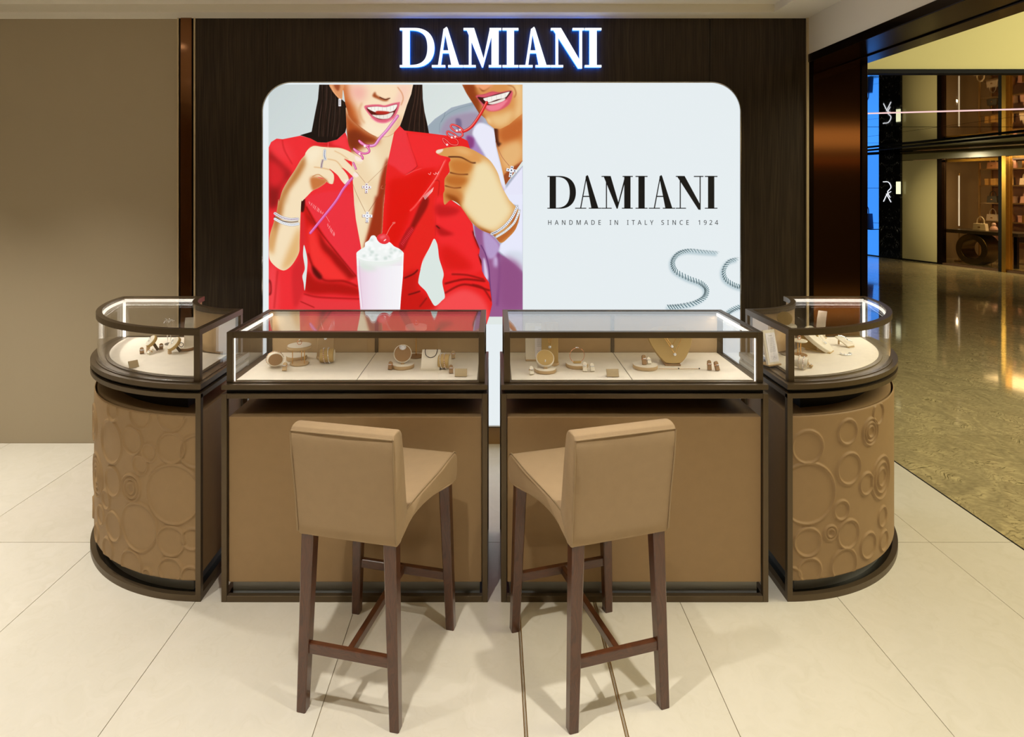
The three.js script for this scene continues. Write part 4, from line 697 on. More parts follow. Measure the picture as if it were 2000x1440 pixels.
// ================================================================ stools
function barStool(label, x, z, turn) {
  const t = thing('bar_stool', label, 'stool', [x, 0, z], turn, 'bar stools in front of the counters');
  // side profile in (z, y), swept across the width; halfWidth narrows from seat front to back
  const half = (z, y) => 0.192 - 0.036 * THREE.MathUtils.smoothstep(z, -0.2, 0.17) + 0.004 * THREE.MathUtils.smoothstep(y, 0.56, 0.85) * (z > 0.1 ? 1 : 0);
  const sweep = (pts, round) => {
    const s = new THREE.Shape(pts.map(([a, y]) => new THREE.Vector2(a, y)));
    const g = new THREE.ExtrudeGeometry(s, { depth: 2 - 2 * round, steps: 6, bevelEnabled: true, bevelSize: 0.007, bevelOffset: -0.007, bevelThickness: round, bevelSegments: 4, curveSegments: 10 });
    g.translate(0, 0, -1 + round);
    const p = g.attributes.position;
    for (let i = 0; i < p.count; i++) { const a = p.getX(i), y = p.getY(i), u = p.getZ(i); p.setXYZ(i, u * half(a, y), y, a); }
    const uv = new Float32Array(p.count * 2); for (let i = 0; i < p.count; i++) { uv[2 * i] = p.getX(i) + 0.3 * p.getZ(i); uv[2 * i + 1] = p.getY(i) + p.getZ(i); }
    g.setAttribute('uv', new THREE.BufferAttribute(uv, 2)); return toCreasedNormals(g, 0.7);
  };
  const smoothPts = (pts, n = 70) => { const cu = new THREE.CatmullRomCurve3(pts.map(([a, y]) => V(a, y, 0)), false, 'centripetal'); return cu.getPoints(n).map((p) => [p.x, p.y]); };
  const backFront = smoothPts([[0.144, 0.588], [0.158, 0.66], [0.176, 0.75], [0.191, 0.815], [0.199, 0.841], [0.214, 0.853], [0.238, 0.855], [0.255, 0.848], [0.261, 0.832], [0.254, 0.76], [0.239, 0.64], [0.226, 0.53]], 44);
  const backrest = part(t, 'backrest', sweep([...backFront, [0.219, 0.521], [0.195, 0.52], [0.16, 0.55]], 0.05), M.suede);
  const top = smoothPts([[0.165, 0.588], [0.08, 0.594], [-0.08, 0.606], [-0.18, 0.613], [-0.222, 0.609], [-0.241, 0.592], [-0.246, 0.56], [-0.243, 0.527], [-0.23, 0.509]], 26), under = smoothPts([[-0.205, 0.51], [-0.18, 0.5145], [-0.12, 0.528], [-0.04, 0.545], [0.04, 0.551], [0.12, 0.545], [0.18, 0.527], [0.2, 0.524]], 16);
  const seat = part(t, 'seat', sweep([...top, ...under], 0.05), M.suede);
  // piping along the seams
  const rear = (a) => [a[0], a[1]], seam = (pts, k) => tube(pts.map(([a, y]) => V(k * (half(a, y) - 0.002), y, a)), 0.0024, 40);
  for (const k of [-1, 1]) {
    part(backrest, 'piping', seam([[0.2605, 0.838], [0.255, 0.76], [0.239, 0.64], [0.228, 0.535]], k), M.piping);
    part(seat, 'piping', seam([[0.165, 0.591], [0.08, 0.597], [-0.08, 0.607], [-0.18, 0.614], [-0.222, 0.611], [-0.238, 0.6]], k * 0.985), M.piping);
  }
  part(backrest, 'piping', tube([V(-half(0.262, 0.833) + 0.004, 0.84, 0.2605), V(0, 0.841, 0.2625), V(half(0.262, 0.833) - 0.004, 0.84, 0.2605)], 0.0024, 20), M.piping);
  // legs and stretchers
  const F = { fl: [-0.178, -0.212], fr: [0.178, -0.212], rl: [-0.146, 0.212], rr: [0.146, 0.212] };
  for (const [k, [a, z2]] of Object.entries(F)) { const rearLeg = k[0] === 'r'; part(t, 'leg', bar(V(a, 0, z2), V(a * (rearLeg ? 0.88 : 0.9), 0.54, z2 - (rearLeg ? 0.012 : -0.012)), 0.029, rearLeg ? 0.039 : 0.039, 0.18), M.walnut); }
  part(t, 'rear_stretcher', bar(V(-0.139, 0.185, 0.208), V(0.139, 0.185, 0.208), [0.03, 0.018], [0.03, 0.018], 0.2), M.walnut);
  part(t, 'front_stretcher', bar(V(-0.175, 0.185, -0.208), V(0.175, 0.185, -0.208), [0.03, 0.018], [0.03, 0.018], 0.2), M.walnut);
  part(t, 'centre_stretcher', bar(V(0, 0.185, -0.2), V(0, 0.185, 0.206), [0.026, 0.018], [0.026, 0.018], 0.2), M.walnut);
  return shadows(t);
}
barStool('beige suede bar stool turned right, before the counter with the two tier stand', -0.373, 0.297, -0.232);
barStool('beige suede bar stool turned left, before the counter with the necklace bust', 0.302, 0.295, 0.287);

// ================================================================ lamps of the shop, recessed in the ceiling
DOWNLIGHTS.forEach(([x, z, cd], i) => {
  const t = thing('downlight', 'recessed round ceiling downlight ' + ['far left before the counters', 'left before the counters', 'above the left stool', 'above the right stool', 'rear far left', 'rear left', 'rear centre', 'rear right', 'beside the taupe wall', 'above the left corner counter'][i], 'lamp', [x, CEIL, z], 0, 'recessed ceiling downlights');
  part(t, 'trim_ring', lathe([[0.036, -0.001], [0.05, -0.006], [0.052, -0.001], [0.052, 0], [0.036, 0]], 32), M.chrome);
  const lens = new THREE.CylinderGeometry(0.036, 0.036, 0.002, 32); lens.translate(0, -0.001, 0); part(t, 'lens', lens, glow(DOWN_COLOR, 6));
  const l = new THREE.SpotLight(DOWN_COLOR, cd, 0, DOWN_CONE, 0.9, 2); l.position.set(x, CEIL - 0.012, z); l.target.position.set(x, 0, z); l.shadow.radius = 1.6; l.castShadow = true; l.name = 'downlight_beam'; scene.add(l, l.target);
});

// ================================================================ displays and jewellery in the counters
const zoomA = (u, v) => onLevel(420 + u * 0.275, 580 + v * 0.275, TRAY + 0.0005), zoomB = (u, v) => onLevel(970 + u * 0.275, 580 + v * 0.275, TRAY + 0.0005);
const zoomC = (u, v) => onLevel(150 + u * 0.20833, 560 + v * 0.20833, TRAY + 0.0025), zoomD = (u, v) => onLevel(1430 + u * 0.1806, 560 + v * 0.1806, TRAY + 0.0025);
const G = { stands: 'display stands in the counters', rolls: 'bracelet rolls in the counters', fingers: 'small ring holders in the counters', rings: 'rings shown in the counters', bracelets: 'bracelets shown in the counters', necklaces: 'necklaces shown in the counters', cards: 'cards in the counters', plaques: 'small metal plaques in the counters' };
function stone(parent, p, r, m = M.diamond) { const g = new THREE.OctahedronGeometry(r, 1); g.translate(p.x, p.y, p.z); return part(parent, 'stone', g, m); }
function gems(pts, r, m = M.diamond) { return merge(pts.map((p) => { const g = new THREE.OctahedronGeometry(r, 1); g.translate(p.x, p.y, p.z); return g; })); }
function ring(label, p, turn = 0, metal = M.roseGold, tilt = 0, r = 0.0085) {
  const t = thing('ring', label, 'ring', p.toArray(), turn, G.rings); t.rotation.x = tilt;
  const g = new THREE.TorusGeometry(r, 0.0013, 10, 36); const b = part(t, 'band', g, metal); stone(b, V(0, r + 0.0018, 0), 0.0032); return t;
}
function finger(label, ringLabel, p, m, lean = 0.45, turn = 0, metal = M.roseGold, h = 0.03) {
  const t = thing('ring_holder', label, 'ring holder', p.toArray(), turn, G.fingers);
  const s = new THREE.Shape(); const w = 0.0068; s.moveTo(-w, 0); s.lineTo(w, 0); s.lineTo(w * 0.95, h - w); s.absarc(0, h - w, w * 0.95, 0, Math.PI); s.lineTo(-w, 0);
  const g = new THREE.ExtrudeGeometry(s, { depth: 0.009, bevelEnabled: true, bevelSize: 0.0012, bevelThickness: 0.0012, bevelSegments: 2, curveSegments: 10 }); g.translate(0, 0.0012, -0.0045);
  g.rotateX(-lean); g.computeBoundingBox(); g.translate(0, -g.boundingBox.min.y, 0); part(t, 'cushion', g, m);
  const c = Math.cos(lean), s2 = Math.sin(lean), y = h * 0.56, o = V(0, y * c + 0.003, -y * s2).applyAxisAngle(V(0, 1, 0), turn).add(p);
  const r = thing('ring', ringLabel, 'ring', o.toArray(), turn, G.rings); const tg = new THREE.TorusGeometry(0.0088, 0.0014, 8, 32); tg.scale(1, 0.82, 1); tg.rotateX(Math.PI / 2 - lean); const bd = part(r, 'band', tg, metal);
  part(bd, 'stone', gems([V(-0.004, 0, 0), V(0, 0, 0.0006), V(0.004, 0, 0)].map((q) => q.add(V(0, 0.004, 0.0085))), 0.0022), M.diamond);
  return t;
}
function drum(label, p, r, h, top = M.creamSoft, side = M.tan) {
  const t = thing('display_drum', label, 'stand', p.toArray(), 0, G.stands);
  part(t, 'side', pad(r, h), side); part(t, 'top', pad(r - 0.0015, 0.0012, 0.0004).translate(0, h, 0), top); return t;
}
function roll(label, p, len, r, turn, tilt, cloth, cap, bands) {   // a lying cushion with bracelets round it; bands: [offset, material, label]
  const t = thing('bracelet_roll', label, 'bracelet roll', p.toArray(), turn, G.rolls), lift = r * Math.cos(tilt) * 0.84 + Math.abs(Math.sin(tilt)) * len / 2;
  const place = (g) => { g.rotateZ(Math.PI / 2); g.scale(1, 0.84, 1); g.rotateZ(tilt); g.translate(0, lift + 0.0048, 0); return g; };
  const cu = part(t, 'cushion', place(lathe([[0, -len / 2], [r - 0.003, -len / 2], [r, -len / 2 + 0.003], [r, len / 2 - 0.003], [r - 0.003, len / 2], [0, len / 2]], 44)), cloth);
  for (const k of [-1, 1]) part(cu, 'end_cap', place(lathe([[0, 0], [r - 0.004, 0], [r - 0.004, 0.001], [0, 0.001]], 40).translate(0, k > 0 ? len / 2 : -len / 2 - 0.001, 0)), cap, 'flat end');
  for (const [off, m, lab, slant = 0] of bands) {
    const b = thing('bracelet', lab, 'bracelet', p.toArray(), turn, G.bracelets), pts = [], st = [];
    for (let i = 0; i < 44; i++) { const a = i / 44 * Math.PI * 2; pts.push(V(Math.cos(a) * (r + 0.0018), off + slant * Math.cos(a), Math.sin(a) * (r + 0.0018))); if (i % 2 === 0) st.push(V(Math.cos(a) * (r + 0.0034), off + slant * Math.cos(a), Math.sin(a) * (r + 0.0034))); }
    const ch = part(b, 'chain', place(tube(pts, 0.0011, 88, true, 6)), m); part(ch, 'stones', place(gems(st, 0.0021)), M.diamond);
  }
  return t;
}
const stem = (x, z, y0, y1, r = 0.0016) => { const g = new THREE.CylinderGeometry(r, r, y1 - y0, 10); g.translate(x, (y0 + y1) / 2, z); return g; };
function slab(label, p, w, h, turn, lean, m, base = true) {   // leaning upright slab, softly bent
  const t = thing('pendant_stand', label, 'stand', p.toArray(), turn, G.stands);
  const g = new RoundedBoxGeometry(w, h, 0.008, 3, 0.003); g.translate(0, h / 2 + 0.006, 0); g.rotateX(-lean); part(t, 'board', g, m);
  if (base) part(t, 'foot', pad(w * 0.55, 0.01).translate(0, 0, -0.012), M.tan);
  else part(t, 'strut', bar(V(0, h * 0.75 * Math.cos(lean), -h * 0.75 * Math.sin(lean) - 0.004), V(0, 0.002, -h * 0.75 * Math.sin(lean) - 0.05), 0.004), M.bronze);
  return t;
}
function necklace(label, p, turn, lean, w, top, drop, metal, pend = 'flower') {   // V shaped chain lying on a leaning face
  const t = thing('necklace', label, 'necklace', p.toArray(), turn, G.necklaces), f = (x, y, z = 0.0062) => V(x, y, z).applyAxisAngle(V(1, 0, 0), -lean).add(V(0, 0.006, 0));
  for (const k of [-1, 1]) part(t, 'chain', tube([f(k * w, top), f(k * w * 0.45, (top + drop) * 0.5 - 0.004), f(0, drop + 0.003)], 0.0008, 20, false, 6), metal);
  const c = f(0, drop, 0.0078), st = [c]; for (let i = 0; i < 6; i++) { const a = i * Math.PI / 3; st.push(f(Math.cos(a) * 0.0042, drop + Math.sin(a) * 0.0042, 0.0072)); }
  part(t, 'pendant', gems(pend === 'flower' ? st : [c, f(0, drop - 0.005, 0.0076)], 0.0028), M.diamond); return t;
}
function plaque(label, p, turn = 0, w = 0.047, h = 0.03) {
  const t = thing('plaque', label, 'plaque', p.toArray(), turn, G.plaques);
  const g = new RoundedBoxGeometry(w, h, 0.003, 2, 0.0008); g.translate(0, h / 2, 0); g.rotateX(-0.55); g.translate(0, 0.002, 0); part(t, 'plate', g, std(0xa08c68, 0.45, 0.5)); part(t, 'foot', bar(V(0, 0.016, -0.012), V(0, 0.0015, -0.024), [0.003, w * 0.5]), M.bronze); return t;
}
const cardTex = (() => { const cv = document.createElement('canvas'); cv.width = 192; cv.height = 384; const c = cv.getContext('2d'); c.fillStyle = '#efecf1'; c.fillRect(0, 0, 192, 384); c.fillStyle = '#8d8a96'; for (let i = 0; i < 15; i++) { let x = 34; while (x < 156) { const w = 6 + ((i * 37 + x * 13) % 17); c.fillRect(x, 64 + i * 13, Math.min(w, 158 - x), 3.4); x += w + 4; } } c.fillStyle = '#b5b0bb'; for (let i = 0; i < 60; i++) c.fillRect(30 + rand() * 130, 300 + rand() * 50, 8, 4); c.fillStyle = '#77747f'; c.fillRect(60, 36, 70, 6); const t = new THREE.CanvasTexture(cv); t.colorSpace = THREE.SRGBColorSpace; return t; })();
const cardMat = std(0xffffff, 0.6, 0, { map: cardTex });
function card(label, p, turn, w, h, cw) {
  const t = thing('card_stand', label, 'card', p.toArray(), turn, G.cards);
  const g = new RoundedBoxGeometry(w, h, 0.01, 2, 0.0015); g.translate(0, h / 2, 0); g.rotateX(-0.22); g.translate(0, 0.003, 0); part(t, 'frame', g, M.creamSoft);
  const s = new THREE.PlaneGeometry(cw, h * 0.84); const b = new THREE.BoxGeometry(cw, h * 0.84, 0.0012); b.translate((w - cw) * 0.18, h * 0.49, 0.0056); b.rotateX(-0.22); b.translate(0, 0.003, 0); part(t, 'printed_card', b, cardMat, 'white card with small print');
  part(t, 'foot', rbox(-w / 2, w / 2, 0, 0.006, -0.035, 0.012, 0.0015), M.tan); return t;
}
function discEasel(label, p, r, lean, turn, face, back, lift = 0.004) {   // round disc leaning back on its rim
  const t = thing('disc_holder', label, 'stand', p.toArray(), turn, G.stands);
  const g = pad(r, 0.014, 0.003).translate(0, -0.002, 0); g.rotateX(Math.PI / 2 - lean); const y = r * Math.cos(lean) + lift; g.translate(0, y, -0.004 - r * Math.sin(lean)); part(t, 'disc', g, back);
  const f = pad(r - 0.003, 0.0015, 0.0006); f.translate(0, 0.012, 0); f.rotateX(Math.PI / 2 - lean); f.translate(0, y, -0.004 - r * Math.sin(lean)); part(t, 'face', f, face);
  part(t, 'foot', bar(V(0, y * 0.9, -r * Math.sin(lean) - 0.006), V(0, 0.0012, -r * Math.sin(lean) - 0.026), [0.002, 0.012]), M.bronze); part(t, 'rest', rbox(-0.007, 0.007, 0, lift + 0.003, -0.01, 0.002, 0.001), M.tan);
  return t;
}
// ---- left straight counter
{
  const where = 'in the counter behind the left stool';
  let p = zoomA(425, 500); roll('cream bracelet roll with brown end, leftmost ' + where, p, 0.062, 0.031, -1.15, 0.12, M.creamSoft, M.brownSuede, [[0.006, M.gold, 'fine gold bracelet round the cream roll with brown end']]);
  finger('tiny tan ring holder beside the cream roll with brown end', 'rose gold ring next to the cream roll with brown end', zoomA(492, 528), M.tan);
  p = zoomA(580, 445); drum('low cream drum behind the two tier stand', p, 0.042, 0.018);
  p = zoomA(600, 478); let t = thing('tiered_stand', 'two tier round stand on three thin posts', 'stand', p.toArray(), 0, G.stands);
  part(t, 'base', pad(0.038, 0.006), M.tan); for (const a of [0.5, 2.6, 4.7]) part(t, 'post', stem(0.028 * Math.cos(a), 0.028 * Math.sin(a), 0.006, 0.066), M.gold); part(t, 'top_disc', pad(0.049, 0.012, 0.002).translate(0, 0.066, 0), M.tan); part(t, 'top_pad', pad(0.047, 0.0015, 0.0005).translate(0, 0.078, 0), M.creamSoft);
  ring('rose gold ring standing on the two tier stand', p.clone().add(V(0, 0.089, 0)), 0.3);
  p = zoomA(782, 440); slab('tall tan pendant stand behind the sparkling gold bracelet roll', p, 0.07, 0.16, 0.05, 0.2, M.tan); necklace('silver bead necklace on the tall tan pendant stand', p, 0.05, 0.2, 0.024, 0.15, 0.078, M.silver);
  p = zoomA(797, 470); roll('gold cloth bracelet roll with two bracelets, left of the seam', p, 0.056, 0.032, 0.12, 0, M.goldCloth, M.creamSoft, [[-0.008, M.silver, 'left diamond bracelet on the gold roll by the tall tan stand', 0.004], [0.01, M.roseGold, 'right diamond bracelet on the gold roll by the tall tan stand', 0.004]]);
  p = zoomA(1335, 500); drum('low cream drum under the brown disc with a heart brooch', p, 0.045, 0.014); discEasel('brown round disc holder with pale rim', p.clone().add(V(0, 0.0152, 0.012)), 0.036, 0.42, 0.1, M.brownSuede, M.creamSoft);
  { const b = thing('brooch', 'heart shaped diamond brooch on the brown disc', 'brooch', p.clone().add(V(0, 0.0152, 0.012)).toArray(), 0.1), pts = []; for (let i = 0; i < 22; i++) { const a = i / 22 * Math.PI * 2; for (const k of [1, 0.6, 0.25]) pts.push(V(0.012 * k * Math.pow(Math.sin(a), 3), 0.062 + 0.0008 * k * (13 * Math.cos(a) - 5 * Math.cos(2 * a) - 2 * Math.cos(3 * a) - Math.cos(4 * a)), -0.014 + 0.0)); } part(b, 'stones', gems(pts, 0.0026), M.diamond); }
  finger('tiny tan ring holder left of the brown disc', 'rose gold ring left of the brown disc', zoomA(1243, 520), M.brownSuede, 0.4, -0.1);
  p = zoomA(1428, 428); t = thing('pedestal', 'thin stemmed pedestal with a pale round top, far back', 'stand', p.toArray(), 0, G.stands); part(t, 'foot', pad(0.03, 0.008), M.brownSuede); part(t, 'stem', stem(0, 0, 0.008, 0.118, 0.002), M.gold); part(t, 'top', pad(0.046, 0.018).translate(0, 0.118, 0), M.creamSoft);
  ring('gold ring standing on the stemmed pedestal', p.clone().add(V(0, 0.1455, 0)), 0.2, M.gold);
  p = zoomA(1528, 520); t = thing('bracelet_ramp', 'cream sloping bracelet ramp beside a gold roll', 'stand', p.toArray(), 0, G.stands); { const s = new THREE.Shape(); s.moveTo(0.0, 0); s.lineTo(-0.075, 0); s.quadraticCurveTo(-0.07, 0.062, -0.052, 0.066); s.quadraticCurveTo(-0.02, 0.05, 0, 0.006); s.lineTo(0, 0); const g = new THREE.ExtrudeGeometry(s, { depth: 0.072, bevelEnabled: true, bevelSize: 0.001, bevelThickness: 0.001, bevelSegments: 2, curveSegments: 14 }); g.rotateY(-Math.PI / 2); g.translate(0.036, 0.001, 0); part(t, 'ramp', g, M.creamSoft); }
  { const b = thing('bracelet', 'thin dark stone bracelet draped in a U on the cream ramp', 'bracelet', p.toArray(), 0, G.bracelets); const f = (u, v) => V(u, 0.008 + 0.06 * Math.sin(v * 1.5), -0.002 - 0.05 * v); part(b, 'chain', tube([f(-0.024, 1), f(-0.024, 0.75), f(-0.018, 0.5), f(0, 0.4), f(0.018, 0.5), f(0.024, 0.75), f(0.024, 1)].map((q) => q.add(V(0, 0.002, 0.002))), 0.0015, 40, false, 6), M.darkStone); }
  p = zoomA(1628, 510); roll('gold cloth bracelet roll with two bracelets, beside the cream ramp', p, 0.044, 0.031, -0.1, 0, M.goldCloth, M.creamSoft, [[-0.006, M.roseGold, 'left diamond bracelet on the roll beside the cream ramp', 0.004], [0.01, M.silver, 'right diamond bracelet on the roll beside the cream ramp', 0.004]]);
  finger('tiny brown ring holder in front of the gold roll by the ramp', 'rose gold ring in front of the gold roll by the ramp', zoomA(1676, 545), M.brownSuede, 0.35, 0.1);
  finger('tiny tan ring holder behind the gold roll by the ramp', 'ring behind the gold roll by the ramp', zoomA(1692, 440), M.tan, 0.3, 0.1);
  plaque('small bronze plaque before the cream ramp', zoomA(1746, 570));
}
// ---- right straight counter
{
  let p = zoomB(297, 452); card('cream framed card with small print, behind a pendant stand', p, 0, 0.108, 0.15, 0.05);
  p = zoomB(378, 484); slab('tall gold pendant stand before the cream framed card', p, 0.068, 0.165, -0.05, 0.16, M.goldCloth); necklace('gold flower pendant on the tall gold stand', p, -0.05, 0.16, 0.018, 0.16, 0.066, M.gold);
  p = zoomB(345, 530); drum('low cream drum under the gold saucer', p, 0.043, 0.013); discEasel('gold saucer holder with a pendant', p.clone().add(V(0, 0.0142, 0.014)), 0.036, 0.75, 0, M.goldCloth, M.creamSoft); necklace('small gold pendant on the gold saucer holder', p.clone().add(V(0, 0.012, 0.018)), 0, 0.75, 0.012, 0.062, 0.03, M.gold, 'drop');
  finger('tiny white ring holder left of the gold saucer', 'gold ring left of the gold saucer', zoomB(250, 555), M.creamSoft, 0.45, 0.3, M.gold);
  p = zoomB(570, 495); drum('low cream drum under the upright bangle', p, 0.045, 0.014);
  { const t = thing('bangle', 'thin rose gold bangle standing upright on a drum', 'bangle', p.clone().add(V(0, 0.0152, 0.004)).toArray(), 0.1, G.bracelets); part(t, 'band', new THREE.TorusGeometry(0.03, 0.0012, 8, 60).translate(0, 0.0315, 0), M.roseGold); part(t, 'stone', gems([V(0, 0.063, 0), V(-0.004, 0.0625, 0), V(0.004, 0.0625, 0)], 0.0024), M.diamond); part(t, 'rest', rbox(-0.016, 0.016, 0, 0.008, -0.007, 0.007, 0.003), M.goldCloth); }
  finger('tiny white ring holder before the bangle drum, left of a pair', 'silver ring left of a pair before the bangle drum', zoomB(628, 533), M.creamSoft, 0.4, 0.05, M.silver, 0.034); finger('tiny white ring holder before the bangle drum, right of a pair', 'silver ring right of a pair before the bangle drum', zoomB(682, 533), M.creamSoft, 0.5, 0.2, M.silver, 0.03);
  plaque('small bronze plaque in the middle of the counter behind the right stool', zoomB(826, 572));
  p = zoomB(1055, 505); drum('low cream drum left of the necklace bust', p, 0.049, 0.014);
  finger('brown ring holder on the drum left of the bust', 'rose gold ring on the brown holder left of the bust', p.clone().add(V(-0.006, 0.0152, 0.012)), M.brownSuede, 0.3, 0.15, M.roseGold, 0.036); finger('small white ring holder on the drum left of the bust', 'silver ring on the small white holder left of the bust', p.clone().add(V(0.016, 0.0152, 0.002)), M.creamSoft, 0.5, 0.3, M.silver, 0.024);
  // bust
  p = zoomB(1250, 488); const t = thing('necklace_bust', 'gold cloth necklace bust shaped like a shield', 'stand', p.toArray(), -0.05, G.stands);
  { const s = new THREE.Shape(); s.moveTo(-0.026, 0.004); s.bezierCurveTo(-0.05, 0.02, -0.094, 0.09, -0.088, 0.118); s.bezierCurveTo(-0.08, 0.142, -0.05, 0.15, 0, 0.15); s.bezierCurveTo(0.05, 0.15, 0.08, 0.142, 0.086, 0.112); s.bezierCurveTo(0.09, 0.09, 0.06, 0.02, 0.03, 0.004); s.quadraticCurveTo(0, -0.001, -0.026, 0.004); const g = new THREE.ExtrudeGeometry(s, { depth: 0.01, bevelEnabled: true, bevelSize: 0.003, bevelThickness: 0.004, bevelSegments: 3, curveSegments: 20 }); g.translate(0, 0.003, -0.01); g.rotateX(-0.42); g.translate(0, 0.006, 0); part(t, 'form', g, M.goldCloth); part(t, 'strut', bar(V(0, 0.11, -0.06), V(0, 0.002, -0.075), 0.006), M.goldCloth); part(t, 'foot', rbox(-0.032, 0.032, 0, 0.006, -0.085, 0.006, 0.002), M.brownSuede); }
  necklace('flower necklace hanging shorter on the bust', p.clone().add(V(0.002, 0.002, 0.002)), -0.05, 0.42, 0.04, 0.14, 0.068, M.gold); necklace('flower necklace hanging longer on the bust', p.clone().add(V(0.01, 0.002, 0.003)), -0.05, 0.42, 0.056, 0.142, 0.036, M.gold);
  { const a = zoomB(1150, 513), b = zoomB(1445, 513), c = thing('bracelet', 'fine chain bracelet laid straight on the pad before the bust', 'bracelet', a.toArray(), 0, G.bracelets), L = b.x - a.x; part(c, 'chain', tube([V(0, 0.0012, 0), V(L * 0.5, 0.0012, 0.002), V(L, 0.0012, 0)], 0.0008, 30, false, 6), M.gold); part(c, 'bead', gems([V(L * 0.48, 0.003, 0.002), V(L * 0.98, 0.002, 0)], 0.003), M.darkStone); }
  finger('brown ring holder right of the bust, the larger of two', 'diamond ring on the larger brown holder right of the bust', zoomB(1512, 522), M.brownSuede, 0.3, -0.15, M.roseGold, 0.036); finger('brown ring holder nearest the right end, the smaller of two', 'ring on the smaller brown holder at the right end', zoomB(1570, 527), M.brownSuede, 0.45, 0.25, M.roseGold, 0.034);
}
// ---- left corner counter
{
  let p = zoomC(660, 615); discEasel('gold rimmed disc leaning in the left corner counter, left of two', p, 0.028, 0.7, -0.75, M.creamSoft, M.goldCloth, 0.02); ring('silver ring on the left of two leaning discs', p.clone().add(V(0.0055, 0.053, -0.006)), -0.75, M.silver, -0.7);
  finger('tiny brown ring holder before the left leaning disc', 'silver ring before the left leaning disc', zoomC(612, 632), M.brownSuede, 0.9, 0.6, M.silver, 0.026); finger('tiny white ring holder before the left leaning disc', 'gold ring before the left leaning disc', zoomC(668, 638), M.creamSoft, 0.9, -0.5, M.gold, 0.026);
  p = zoomC(862, 632); discEasel('gold rimmed disc leaning in the left corner counter, right of two', p, 0.033, 0.75, -0.75, M.creamSoft, M.goldCloth, 0.012); ring('silver ring on the right of two leaning discs', p.clone().add(V(0.009, 0.049, -0.0095)), -0.75, M.silver, -0.75);
  finger('tiny brown ring holder behind the right leaning disc', 'ring behind the right leaning disc', zoomC(790, 592), M.brownSuede, 0.7, 0.4, M.silver, 0.024);
  p = zoomC(866, 540); let t = thing('jewel_tree', 'thin two post stand with a branching silver jewel', 'stand', p.toArray(), 0.2, G.stands); part(t, 'foot', pad(0.02, 0.004), M.bronze); for (const k of [-0.007, 0.007]) part(t, 'post', stem(k, 0, 0.004, 0.1), M.silver);
  { const g = []; for (let i = 0; i < 7; i++) { const a = i / 7 * Math.PI * 2; g.push(tube([V(0, 0.1, 0), V(0.012 * Math.cos(a), 0.112, 0.012 * Math.sin(a)), V(0.022 * Math.cos(a), 0.108 + 0.012 * Math.sin(2 * a), 0.022 * Math.sin(a))], 0.0024, 10, false, 6)); } part(t, 'jewel', merge(g), M.silver); }
  p = zoomC(1026, 592); drum('cream drum with a brown side in the left corner counter', p, 0.034, 0.012, M.creamSoft, M.brownSuede);
  t = thing('bracelet_arch', 'tall curved cream strip stand in the left corner counter', 'stand', p.clone().add(V(0.012, 0.0135, -0.002)).toArray(), 0.35, G.stands); { const g = []; const cu = new THREE.CatmullRomCurve3([V(0, 0, 0.006), V(0, 0.05, -0.002), V(0, 0.095, -0.018), V(0, 0.12, -0.044)]); const pts = cu.getPoints(10); for (let i = 0; i < 10; i++) g.push(bar(pts[i], pts[i + 1], [0.005, 0.04], [0.005, 0.04], 0.2, V(0, 0, 1))); part(t, 'strip', merge(g), M.creamSoft); part(t, 'foot', rbox(-0.02, 0.02, 0, 0.003, -0.012, 0.012, 0.001), M.creamSoft); }
  ring('dark stone ring beside the curved cream strip stand', p.clone().add(V(-0.02, 0.0232, 0.004)), 0.4, M.darkStone);
  plaque('small bronze plaque alone on the pad of the left corner counter', zoomC(540, 765), 0.9, 0.036, 0.03);
}
